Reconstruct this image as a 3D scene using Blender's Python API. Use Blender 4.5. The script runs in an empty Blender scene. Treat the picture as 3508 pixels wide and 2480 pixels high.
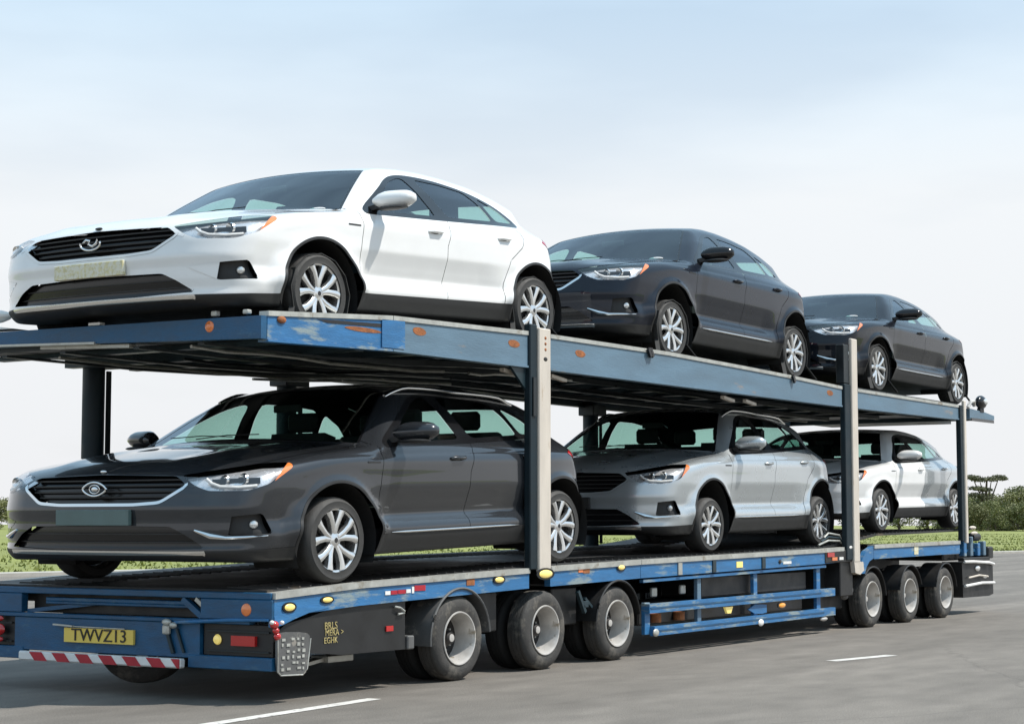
import bpy, bmesh, math, random
import numpy as np
from mathutils import Vector, Matrix
random.seed(7)
R = math.radians
scene = bpy.context.scene
C = scene.collection

# ------------------------------------------------------------ camera
cam_data = bpy.data.cameras.new('camera')
cam_data.lens = 65.85; cam_data.sensor_width = 36.0
cam_data.clip_start = 0.1; cam_data.clip_end = 4000
cam = bpy.data.objects.new('camera', cam_data); C.objects.link(cam)
_fw = Vector((0.84453675, 0.52873863, 0.08481236)).normalized()
_rt = Vector((0.53065059, -0.84759067, 0.0)).normalized()
_up = _rt.cross(_fw)
cam.matrix_world = Matrix(((_rt.x, _up.x, -_fw.x, 0), (_rt.y, _up.y, -_fw.y, 0), (_rt.z, _up.z, -_fw.z, 1.52), (0, 0, 0, 1)))
scene.camera = cam

# ------------------------------------------------------------ light and sky
SUN_DIR = Vector((0.34, -0.50, 0.92)).normalized()      # towards the sun
SUN_EL = math.asin(SUN_DIR.z); SUN_AZ = math.atan2(SUN_DIR.x, SUN_DIR.y)
sun = bpy.data.lights.new('sun', 'SUN'); sun.energy = 4.2; sun.angle = R(0.8); sun.color = (1.0, 0.955, 0.89)
so = bpy.data.objects.new('sun', sun); C.objects.link(so)
so.rotation_euler = SUN_DIR.to_track_quat('Z', 'Y').to_euler(); so.location = (0, 0, 60)
world = bpy.data.worlds.new('World'); scene.world = world; world.use_nodes = True
nt = world.node_tree; nt.nodes.clear()
N = lambda t: nt.nodes.new(t)
out = N('ShaderNodeOutputWorld'); bg = N('ShaderNodeBackground'); bg.inputs['Strength'].default_value = 0.097
sky = N('ShaderNodeTexSky'); sky.sky_type = 'NISHITA'; sky.sun_disc = False
sky.sun_elevation = SUN_EL; sky.sun_rotation = SUN_AZ; sky.air_density = 1.0; sky.dust_density = 1.5; sky.ozone_density = 1.2
tc = N('ShaderNodeTexCoord'); sep = N('ShaderNodeSeparateXYZ'); nt.links.new(tc.outputs['Generated'], sep.inputs[0])
mp = N('ShaderNodeMapping'); mp.inputs['Scale'].default_value = (2.2, 2.2, 9.0); mp.inputs['Location'].default_value = (0.3, 1.7, 0.15)
nt.links.new(tc.outputs['Generated'], mp.inputs[0])
no = N('ShaderNodeTexNoise'); no.inputs['Scale'].default_value = 1.3; no.inputs['Detail'].default_value = 5; no.inputs['Roughness'].default_value = 0.5
nt.links.new(mp.outputs[0], no.inputs['Vector'])
cr = N('ShaderNodeValToRGB'); cr.color_ramp.elements[0].position = 0.36; cr.color_ramp.elements[1].position = 0.68
nt.links.new(no.outputs['Fac'], cr.inputs[0])
# veil: hazier towards the horizon, thin cloud bands above
veil = N('ShaderNodeMapRange'); veil.inputs['From Min'].default_value = 0.10; veil.inputs['From Max'].default_value = 0.33
veil.inputs['To Min'].default_value = 0.95; veil.inputs['To Max'].default_value = 0.55
nt.links.new(sep.outputs['Z'], veil.inputs['Value'])
m1 = N('ShaderNodeMath'); m1.operation = 'MULTIPLY_ADD'; m1.inputs[1].default_value = 0.28; m1.use_clamp = True
nt.links.new(cr.outputs['Color'], m1.inputs[0]); nt.links.new(veil.outputs[0], m1.inputs[2])
cc = N('ShaderNodeValToRGB')
cc.color_ramp.elements[0].position = 0.0; cc.color_ramp.elements[0].color = (0.73, 0.735, 0.75, 1)
cc.color_ramp.elements[1].position = 0.36; cc.color_ramp.elements[1].color = (0.50, 0.755, 0.965, 1); _e = cc.color_ramp.elements.new(0.17); _e.color = (0.755, 0.785, 0.81, 1)
nt.links.new(sep.outputs['Z'], cc.inputs[0])
scl = N('ShaderNodeVectorMath'); scl.operation = 'SCALE'; scl.inputs['Scale'].default_value = 10.0
nt.links.new(cc.outputs['Color'], scl.inputs[0])
mx = N('ShaderNodeMix'); mx.data_type = 'RGBA'
nt.links.new(m1.outputs[0], mx.inputs['Factor']); nt.links.new(sky.outputs[0], mx.inputs['A']); nt.links.new(scl.outputs[0], mx.inputs['B'])
nt.links.new(mx.outputs['Result'], bg.inputs['Color']); nt.links.new(bg.outputs[0], out.inputs[0])
vs = scene.view_settings; vs.view_transform = 'Standard'; vs.look = 'None'; vs.exposure = 0.30; vs.gamma = 1.0; vs.use_curve_mapping = False
scene.cycles.max_bounces = 8; scene.cycles.transparent_max_bounces = 16; scene.cycles.caustics_reflective = False; scene.cycles.caustics_refractive = False

# ------------------------------------------------------------ materials
MATS = {}
def mat(name, col, rough=0.5, metal=0.0, coat=0.0, var=0.0, vscale=6.0, bump=0.0, bscale=60.0, dirt=None, dirt_amt=0.0, dirt_scale=3.0, spec=0.5, emit=None, back=None, coat_rough=0.03, stretch=None):
    m = bpy.data.materials.new(name); m.use_nodes = True; t = m.node_tree
    b = t.nodes['Principled BSDF']; b.inputs['Base Color'].default_value = (*col, 1); b.inputs['Roughness'].default_value = rough
    b.inputs['Metallic'].default_value = metal; b.inputs['Coat Weight'].default_value = coat; b.inputs['Coat Roughness'].default_value = coat_rough
    b.inputs['Specular IOR Level'].default_value = spec
    tcn = t.nodes.new('ShaderNodeTexCoord'); vec = tcn.outputs['Object']
    if stretch:
        mpn = t.nodes.new('ShaderNodeMapping'); mpn.inputs['Scale'].default_value = stretch; t.links.new(vec, mpn.inputs[0]); vec = mpn.outputs[0]
    cur = None
    def noise(scale, detail=5, rough=0.6):
        n = t.nodes.new('ShaderNodeTexNoise'); n.inputs['Scale'].default_value = scale; n.inputs['Detail'].default_value = detail; n.inputs['Roughness'].default_value = rough
        t.links.new(vec, n.inputs['Vector']); return n
    if var:
        n = noise(vscale); r = t.nodes.new('ShaderNodeMapRange'); r.inputs['From Min'].default_value = 0.3; r.inputs['From Max'].default_value = 0.7
        r.inputs['To Min'].default_value = 1 - var; r.inputs['To Max'].default_value = 1 + var; t.links.new(n.outputs['Fac'], r.inputs['Value'])
        s = t.nodes.new('ShaderNodeVectorMath'); s.operation = 'SCALE'; s.inputs[0].default_value = col; t.links.new(r.outputs[0], s.inputs['Scale'])
        cur = s.outputs[0]
        rr = t.nodes.new('ShaderNodeMapRange'); rr.inputs['From Min'].default_value = 0.3; rr.inputs['From Max'].default_value = 0.7
        rr.inputs['To Min'].default_value = max(0.02, rough - 0.12 * min(1, var * 4)); rr.inputs['To Max'].default_value = min(1, rough + 0.12 * min(1, var * 4))
        t.links.new(n.outputs['Fac'], rr.inputs['Value']); t.links.new(rr.outputs[0], b.inputs['Roughness'])
    if dirt:
        n = noise(dirt_scale, 8, 0.7); r = t.nodes.new('ShaderNodeMapRange'); c = 0.5 + 0.22 * (0.5 - dirt_amt)
        r.inputs['From Min'].default_value = c - 0.03; r.inputs['From Max'].default_value = c + 0.06; t.links.new(n.outputs['Fac'], r.inputs['Value'])
        mxx = t.nodes.new('ShaderNodeMix'); mxx.data_type = 'RGBA'; mxx.inputs['A'].default_value = (*col, 1); mxx.inputs['B'].default_value = (*dirt, 1)
        if cur: t.links.new(cur, mxx.inputs['A'])
        t.links.new(r.outputs[0], mxx.inputs['Factor']); cur = mxx.outputs['Result']
    if cur: t.links.new(cur, b.inputs['Base Color'])
    if bump:
        n = noise(bscale, 4); bp = t.nodes.new('ShaderNodeBump'); bp.inputs['Strength'].default_value = bump; bp.inputs['Distance'].default_value = 0.01
        t.links.new(n.outputs['Fac'], bp.inputs['Height']); t.links.new(bp.outputs[0], b.inputs['Normal'])
    if emit: b.inputs['Emission Color'].default_value = (*emit[0], 1); b.inputs['Emission Strength'].default_value = emit[1]
    if back is not None:                                   # inner side of sheet metal: bare dark trim
        g = t.nodes.new('ShaderNodeNewGeometry'); d = t.nodes.new('ShaderNodeBsdfDiffuse'); d.inputs['Color'].default_value = (*back, 1)
        ms = t.nodes.new('ShaderNodeMixShader'); o = t.nodes['Material Output']
        t.links.new(g.outputs['Backfacing'], ms.inputs[0]); t.links.new(b.outputs[0], ms.inputs[1]); t.links.new(d.outputs[0], ms.inputs[2]); t.links.new(ms.outputs[0], o.inputs[0])
    MATS[name] = m; return m
BK = (0.02, 0.02, 0.02)
def paint(name, col, metal, rough=0.35, spec=0.5, coat=1.0): return mat(name, col, rough, metal, coat, spec=spec, var=0.03, vscale=2.5, back=BK)
P_WHITE = paint('paint white', (0.80, 0.80, 0.785), 0.0, 0.4)
P_GREY = paint('paint dark grey metallic', (0.036, 0.039, 0.044), 0.35, 0.24, 0.1, 1.0)
P_SLATE = paint('paint slate metallic', (0.011, 0.015, 0.024), 0.1, 0.28, 0.05, 0.62)
P_SLATE2 = paint('paint charcoal metallic', (0.009, 0.011, 0.016), 0.1, 0.28, 0.05, 0.62)
P_SILVER = paint('paint silver metallic', (0.49, 0.525, 0.54), 0.5, 0.28)
M_BLACK = mat('black plastic', (0.018, 0.018, 0.018), 0.55, var=0.15, vscale=5, back=BK)
M_SHUT = mat('shut line grey', (0.16, 0.16, 0.155), 0.6, back=BK)
M_GLOSS = mat('gloss black trim', (0.008, 0.008, 0.009), 0.18, back=BK)
M_CHROME = mat('chrome trim', (0.80, 0.80, 0.79), 0.16, 1.0)
M_LINER = mat('wheel arch liner', (0.010, 0.010, 0.010), 0.85, bump=0.3)
M_TYRE = mat('tyre rubber', (0.040, 0.039, 0.037), 0.72, var=0.25, vscale=9, bump=0.35, bscale=90)
M_TTYRE = mat('truck tyre rubber', (0.045, 0.043, 0.040), 0.78, var=0.3, vscale=7, bump=0.5, bscale=70, dirt=(0.11, 0.10, 0.085), dirt_amt=0.3, dirt_scale=5)
M_ALLOY = mat('alloy rim', (0.78, 0.78, 0.77), 0.25, 0.85, var=0.05)
M_DARKMET = mat('dark cast metal', (0.05, 0.05, 0.05), 0.5, 0.6, var=0.2)
M_TRIM = mat('interior trim', (0.018, 0.018, 0.019), 0.75, var=0.2)
M_SEAT = mat('seat cloth', (0.022, 0.022, 0.024), 0.85, bump=0.2)
M_AMBER = mat('amber lens', (0.95, 0.36, 0.02), 0.2, coat=1.0, emit=((1.0, 0.4, 0.03), 0.12))
M_ORANGE = mat('orange turn lens', (0.85, 0.22, 0.05), 0.15, coat=1.0)
M_RED = mat('red lens', (0.50, 0.012, 0.012), 0.12, coat=1.0)
M_CLEAR = mat('clear lamp lens', (0.80, 0.80, 0.78), 0.12, 0.5, coat=1.0)
M_YLAMP = mat('yellow lamp lens', (0.95, 0.72, 0.20), 0.25, coat=1.0, emit=((1.0, 0.75, 0.2), 0.25))
M_LAMPIN = mat('headlamp reflector', (0.85, 0.85, 0.86), 0.25, 0.6, var=0.15, vscale=14)
M_PAPER_REFL = mat('white paper', (0.8, 0.8, 0.78), 0.7)
M_BLUE = mat('shaded tone of worn blue', (0.009, 0.078, 0.172), 0.42, var=0.22, vscale=4, bump=0.25, bscale=30, dirt=(0.05, 0.13, 0.20), dirt_amt=-0.05, dirt_scale=2.2, stretch=(1, 1, 3))  # darker copy of the blue: shade on the rear face put into the colour
M_BLUEL = mat('sunlit tone of blue', (0.030, 0.150, 0.335), 0.5, var=0.2, vscale=5, bump=0.3, bscale=30, dirt=(0.24, 0.30, 0.31), dirt_amt=0.22, dirt_scale=2.4, stretch=(0.6, 1, 3))  # lighter copy of the same blue: sunlight on the near side painted in
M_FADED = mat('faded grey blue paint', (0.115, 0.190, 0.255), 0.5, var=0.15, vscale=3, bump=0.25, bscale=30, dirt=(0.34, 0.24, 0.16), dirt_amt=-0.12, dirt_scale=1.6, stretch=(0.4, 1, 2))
M_STEEL = mat('dark steel', (0.022, 0.028, 0.031), 0.45, 0.35, var=0.3, vscale=3, bump=0.2)
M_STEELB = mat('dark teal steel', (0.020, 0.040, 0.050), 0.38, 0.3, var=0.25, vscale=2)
M_DECK = mat('grimy deck plate', (0.028, 0.028, 0.028), 0.6, 0.25, var=0.4, vscale=2.5, bump=0.5, bscale=40, dirt=(0.10, 0.075, 0.05), dirt_amt=0.0, dirt_scale=1.4)
M_GALV = mat('galvanised steel', (0.48, 0.48, 0.44), 0.45, 0.45, var=0.18, vscale=7, dirt=(0.30, 0.26, 0.20), dirt_amt=0.0, dirt_scale=3)
M_BEIGE = mat('beige painted post', (0.60, 0.54, 0.465), 0.6, var=0.1, vscale=3, dirt=(0.40, 0.30, 0.2), dirt_amt=-0.1, dirt_scale=4, stretch=(3, 3, 0.6))
M_RUST = mat('rust', (0.30, 0.105, 0.035), 0.85, var=0.4, vscale=15, bump=0.6)
M_RIMW = mat('dusty white steel rim', (0.56, 0.54, 0.51), 0.42, 0.25, var=0.15, vscale=8, dirt=(0.30, 0.26, 0.20), dirt_amt=0.05, dirt_scale=7)
M_HUB = mat('grimy wheel hub', (0.035, 0.032, 0.03), 0.6, 0.4, var=0.4, vscale=14)
M_STRAP = mat('dark webbing strap', (0.035, 0.035, 0.034), 0.8, var=0.1)
M_POST = mat('dark post paint', (0.009, 0.020, 0.027), 0.5, 0.0, var=0.25, vscale=3, spec=0.3)
M_SKIRT = mat('black side skirt', (0.014, 0.014, 0.014), 0.5, var=0.3, vscale=4)
M_FENDER = mat('grey plastic mudguard', (0.10, 0.10, 0.098), 0.55, var=0.2, vscale=6, dirt=(0.25, 0.23, 0.2), dirt_amt=0.1, dirt_scale=5)
M_PLATEY = mat('yellow number plate', (0.85, 0.62, 0.12), 0.4, var=0.06)
M_PLATEK = mat('weathered pale plate', (0.66, 0.60, 0.34), 0.5, var=0.2, vscale=22, dirt=(0.74, 0.72, 0.60), dirt_amt=0.6, dirt_scale=24)
M_PLATEG = mat('grey green plate', (0.10, 0.155, 0.15), 0.4, var=0.1)
M_WHITEP = mat('white paint', (0.78, 0.77, 0.74), 0.5, var=0.08, vscale=12)
M_REDP = mat('red reflective paint', (0.42, 0.015, 0.03), 0.4, var=0.15, vscale=12)
M_INK = mat('dark lettering', (0.02, 0.018, 0.015), 0.5)
M_YINK = mat('faded yellow lettering', (0.40, 0.33, 0.14), 0.6, var=0.5, vscale=25)

def glass_mat(name, tint):
    m = bpy.data.materials.new(name); m.use_nodes = True; t = m.node_tree; t.nodes.clear()
    o = t.nodes.new('ShaderNodeOutputMaterial'); tr = t.nodes.new('ShaderNodeBsdfTransparent'); tr.inputs[0].default_value = (*tint, 1)
    gl = t.nodes.new('ShaderNodeBsdfGlossy'); gl.inputs['Roughness'].default_value = 0.015; gl.inputs['Color'].default_value = (0.95, 0.97, 1, 1)
    fr = t.nodes.new('ShaderNodeFresnel'); g = t.nodes.new('ShaderNodeNewGeometry'); io = t.nodes.new('ShaderNodeMapRange')
    io.inputs['To Min'].default_value = 1.75; io.inputs['To Max'].default_value = 1 / 1.75; t.links.new(g.outputs['Backfacing'], io.inputs['Value']); t.links.new(io.outputs[0], fr.inputs['IOR'])   # a pane reflects alike from both faces
    ms = t.nodes.new('ShaderNodeMixShader'); t.links.new(fr.outputs[0], ms.inputs[0]); t.links.new(tr.outputs[0], ms.inputs[1]); t.links.new(gl.outputs[0], ms.inputs[2]); t.links.new(ms.outputs[0], o.inputs[0])
    return m
M_GLASS = glass_mat('green tinted car glass', (0.62, 0.82, 0.76))
M_LENS = glass_mat('lamp cover', (0.93, 0.93, 0.93))

# ------------------------------------------------------------ mesh helpers
class MB:
    """collects simple solids and links them as ONE mesh object"""
    def __init__(s): s.bm = bmesh.new()
    def box(s, a, b, bev=0.006, rot=None, piv=None):
        lo = [min(a[i], b[i]) for i in range(3)]; hi = [max(a[i], b[i]) for i in range(3)]
        vs_ = [s.bm.verts.new((x, y, z)) for x in (lo[0], hi[0]) for y in (lo[1], hi[1]) for z in (lo[2], hi[2])]
        fs = [s.bm.faces.new([vs_[i] for i in q]) for q in ((0, 1, 3, 2), (4, 6, 7, 5), (0, 4, 5, 1), (2, 3, 7, 6), (0, 2, 6, 4), (1, 5, 7, 3))]
        if rot is not None:
            bmesh.ops.rotate(s.bm, verts=vs_, cent=piv or [(lo[i] + hi[i]) / 2 for i in range(3)], matrix=rot)
        if bev and min(hi[i] - lo[i] for i in range(3)) > 3 * bev:
            ed = {e for f in fs for e in f.edges}
            bmesh.ops.bevel(s.bm, geom=list(ed), offset=bev, segments=1, affect='EDGES')
        return s
    def prism(s, pts, axis, a, b):
        """pts 2D outline, extruded along axis from a to b"""
        def P(p, t): return {0: (t, p[0], p[1]), 1: (p[0], t, p[1]), 2: (p[0], p[1], t)}[axis]
        A = [s.bm.verts.new(P(p, a)) for p in pts]; B = [s.bm.verts.new(P(p, b)) for p in pts]; n = len(pts)
        s.bm.faces.new(A); s.bm.faces.new(B[::-1])
        for i in range(n): s.bm.faces.new((A[i], B[i], B[(i + 1) % n], A[(i + 1) % n]))
        return s
    def bar(s, p, q, w, h=None):
        """square bar from p to q, w across, h in z"""
        h = h or w; p = Vector(p); q = Vector(q); d = (q - p).normalized(); u = Vector((0, 0, 1))
        if abs(d.z) > 0.95: u = Vector((1, 0, 0))
        r = d.cross(u).normalized(); u = r.cross(d)
        o = [(-1, -1), (1, -1), (1, 1), (-1, 1)]
        A = [s.bm.verts.new(p + r * i * w / 2 + u * j * h / 2) for i, j in o]; B = [s.bm.verts.new(q + r * i * w / 2 + u * j * h / 2) for i, j in o]
        s.bm.faces.new(A); s.bm.faces.new(B[::-1])
        for i in range(4): s.bm.faces.new((A[i], B[i], B[(i + 1) % 4], A[(i + 1) % 4]))
        return s
    def tube(s, pts, r, n=10, cap=True):
        pts = [Vector(p) for p in pts]; rings = []
        for i, p in enumerate(pts):
            d = (pts[min(i + 1, len(pts) - 1)] - pts[max(i - 1, 0)]).normalized(); u = Vector((0, 0, 1)) if abs(d.z) < 0.9 else Vector((1, 0, 0))
            a = d.cross(u).normalized(); b = a.cross(d); rr = r[i] if isinstance(r, (list, tuple)) else r
            rings.append([s.bm.verts.new(p + (a * math.cos(t) + b * math.sin(t)) * rr) for t in [2 * math.pi * k / n for k in range(n)]])
        for i in range(len(rings) - 1):
            for k in range(n): s.bm.faces.new((rings[i][k], rings[i][(k + 1) % n], rings[i + 1][(k + 1) % n], rings[i + 1][k]))
        if cap: s.bm.faces.new(rings[0][::-1]); s.bm.faces.new(rings[-1])
        return s
    def lathe(s, prof, n=48, c=(0, 0, 0), closed=False, sy=1):
        """prof: (radius, y) turned about the Y axis"""
        rings = []
        for r, y in prof:
            rings.append([s.bm.verts.new((c[0] + r * math.cos(2 * math.pi * k / n), c[1] + y * sy, c[2] + r * math.sin(2 * math.pi * k / n))) for k in range(n)])
        m = len(rings)
        for i in range(m if closed else m - 1):
            for k in range(n): s.bm.faces.new((rings[i][k], rings[(i + 1) % m][k], rings[(i + 1) % m][(k + 1) % n], rings[i][(k + 1) % n]))
        return s
    def ball(s, c, r, seg=14):
        v = bmesh.ops.create_uvsphere(s.bm, u_segments=seg, v_segments=seg // 2 + 2, radius=1)['verts']
        for q in v: q.co = Vector((q.co.x * r[0] + c[0], q.co.y * r[1] + c[1], q.co.z * r[2] + c[2]))
        return s
    def mesh(s, name, m, smooth=35):
        bmesh.ops.recalc_face_normals(s.bm, faces=s.bm.faces)
        me = bpy.data.meshes.new(name); s.bm.to_mesh(me); s.bm.free(); me.materials.append(m)
        if smooth:
            me.shade_smooth() if hasattr(me, 'shade_smooth') else None
            me.set_sharp_from_angle(angle=R(smooth))
        return me
    def build(s, name, m, parent=None, smooth=35, off=(0, 0, 0)):
        if off != (0, 0, 0): bmesh.ops.translate(s.bm, verts=s.bm.verts, vec=[-o for o in off])
        o = bpy.data.objects.new(name, s.mesh(name, m, smooth)); C.objects.link(o); o.parent = parent
        return o

def empty(name, loc=(0, 0, 0), parent=None):
    o = bpy.data.objects.new(name, None); C.objects.link(o); o.location = loc; o.parent = parent; o.empty_display_size = 0.2
    return o
def tag(o, label=None, cat=None, group=None, kind=None):
    if label: o['label'] = label
    if cat: o['category'] = cat
    if group: o['group'] = group
    if kind: o['kind'] = kind
    return o
def np_mesh(name, V, F, mats, idx=None, normals=None):
    me = bpy.data.meshes.new(name); me.from_pydata(V.tolist(), [], F.tolist())
    for m in mats: me.materials.append(m)
    if idx is not None: me.polygons.foreach_set('material_index', idx)
    me.polygons.foreach_set('use_smooth', [True] * len(F))
    if normals is not None: me.normals_split_custom_set_from_vertices(normals.tolist())
    me.update(); return me
def text_mesh(txt, size, depth, m, name='lettering', shear=0):
    cu = bpy.data.curves.new(name, 'FONT'); cu.body = txt; cu.size = size; cu.extrude = depth; cu.align_x = 'CENTER'; cu.align_y = 'CENTER'; cu.shear = shear
    o = bpy.data.objects.new(name, cu); C.objects.link(o); bpy.context.view_layer.update()
    me = bpy.data.meshes.new_from_object(o.evaluated_get(bpy.context.evaluated_depsgraph_get())); bpy.data.objects.remove(o)
    me.name = name; me.materials.clear(); me.materials.append(m); return me

# ------------------------------------------------------------ the car: one implicit body, cut into its panels
# car space while modelling: x runs from nose to tail, front hub x=0, rear hub x=3.6, z=0 under the tyres
def table(kx, ky, sig=0.06, lo=-3.0, hi=7.0):
    xs = np.arange(lo, hi, 0.002); ys = np.interp(xs, kx, ky); n = int(3 * sig / 0.002)
    if n > 0:
        k = np.exp(-0.5 * (np.arange(-n, n + 1) * 0.002 / sig) ** 2); k /= k.sum()
        ys = np.convolve(np.pad(ys, n, 'edge'), k, 'valid')
    return lambda q: np.interp(q, xs, ys)
prof = table([-1.75, -1.45, -1.30, -1.15, -0.9, -0.4, 0.1, 0.33, 0.42, 0.9, 1.30, 1.55, 1.9, 2.3, 2.7, 3.1, 3.5, 3.85, 4.10, 4.35, 4.6, 5.0],
             [0.60, 0.78, 0.92, 0.985, 1.04, 1.115, 1.165, 1.185, 1.215, 1.47, 1.665, 1.715, 1.745, 1.752, 1.735, 1.695, 1.625, 1.52, 1.32, 1.06, 0.90, 0.7], 0.055)
planW = table([-1.5, -1.0, -0.5, 0.2, 1.5, 3.0, 3.7, 4.1, 4.5], [1.33, 1.41, 1.475, 1.50, 1.50, 1.50, 1.49, 1.45, 1.40], 0.15)
secW = table([0.1, 0.22, 0.34, 0.42, 0.47, 0.54, 0.62, 0.78, 0.92, 1.0, 1.04, 1.12, 1.18, 1.24, 1.45, 1.64, 1.8],
             [-0.12, -0.06, -0.015, 0.0, -0.012, -0.045, -0.030, -0.010, -0.012, -0.018, -0.035, -0.070, -0.125, -0.175, -0.33, -0.515, -0.70], 0.016, 0, 2.5)
doorScoop = table([0.3, 0.425, 0.47, 0.52, 0.56, 0.66, 0.78, 0.90, 1.2], [0.0, 0.0, 0.006, 0.036, 0.040, 0.026, 0.004, 0.0, 0.0], 0.012, 0, 2.5)
ghTaper = table([2.2, 3.2, 4.2], [0.0, 0.05, 0.17], 0.2)
frontZ = table([0.15, 0.24, 0.30, 0.36, 0.45, 0.56, 0.64, 0.72, 0.84, 0.93, 1.05, 1.3], [0.16, 0.06, 0.0, 0.02, 0.01, 0.015, 0.0, 0.02, 0.045, 0.09, 0.26, 0.8], 0.018, 0, 2.5)
rearZ = table([0.2, 0.3, 0.45, 0.62, 0.70, 0.9, 1.1, 1.3], [-0.14, -0.03, 0.0, -0.01, -0.06, -0.07, -0.16, -0.4], 0.02, 0, 2.5)
def gauss(v, s): return np.exp(-0.5 * (v / s) ** 2)
def sstep(v, a, b):
    t = np.clip((v - a) / (b - a), 0, 1); return t * t * (3 - 2 * t)
def Tf(x, a):
    u = x - 0.135 * a * a
    crown = np.where(u < 0.4, 0.030, 0.042) * a * a
    ridge = 0.016 * gauss(a - 0.72 - 0.10 * np.clip(x, -1, 0.6), 0.10) * sstep(x, -1.25, -0.8) * (1 - sstep(u, 0.2, 0.4))
    return prof(u) - crown + ridge
def archf(x, z, cx):
    return np.sqrt(((x - cx) / 1.13) ** 2 + (z - 0.355) ** 2)
def Wf(x, z):
    w = planW(x) + secW(z)
    w = w - ghTaper(x) * sstep(z, 1.05, 1.3)
    for cx in (0.0, 3.6):
        r = archf(x, z, cx); lip = sstep(r, 0.64, 0.50)
        w = w + lip * (0.045 * sstep(np.abs(z - 0.52), 0.20, 0.0) + 0.006 + 0.018 * sstep(r, 0.55, 0.48)) * sstep(z, 1.0, 0.85)
    # shoulder crease running back from the headlamp through the handles
    zc = 1.02 + 0.015 * x
    w = w + 0.010 * sstep(z, zc + 0.035, zc) * sstep(z, zc - 0.16, zc)
    w = w - doorScoop(z) * sstep(x, 0.42, 0.85) * (1 - sstep(x, 2.55, 3.0))
    return w
def Ff(a, z):
    base = -1.30 + 0.085 * a ** 2 + 0.72 * np.clip(a - 0.86, 0, None) ** 2 + frontZ(z)
    return base
def Rf(a, z):
    return 4.46 - 0.05 * a ** 2 - 0.68 * np.clip(a - 0.80, 0, None) ** 2 + rearZ(z)
def smax(a, b, r):
    h = np.clip(r - np.abs(a - b), 0, None) / r
    return np.maximum(a, b) + h * h * r * 0.25
def body_f(x, y, z):
    a = np.sqrt(y * y + 1e-6)
    top = (z - Tf(x, a)) * 0.9
    side = a - Wf(x, z)
    f = smax(top, side, 0.075 + 0.05 * sstep(x, 0.3, -0.8))
    f = smax(f, (Ff(a, z) - x) * 0.95, 0.11)
    f = smax(f, x - Rf(a, z), 0.09)
    zb = 0.215 + 0.05 * sstep(x, -0.9, -1.3) + 0.05 * sstep(x, 4.0, 4.4)
    return smax(f, zb - z, 0.03)
def grad(V, e=2.5e-3):
    x, y, z = V.T
    g = np.stack([body_f(x + e, y, z) - body_f(x - e, y, z), body_f(x, y + e, z) - body_f(x, y - e, z), body_f(x, y, z + e) - body_f(x, y, z - e)], 1) / (2 * e)
    return g
def project(V, it=4):
    for _ in range(it):
        g = grad(V); f = body_f(*V.T); n2 = np.maximum((g * g).sum(1), 0.2)
        V = V - np.clip(f / n2, -0.03, 0.03)[:, None] * g
    return V
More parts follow.
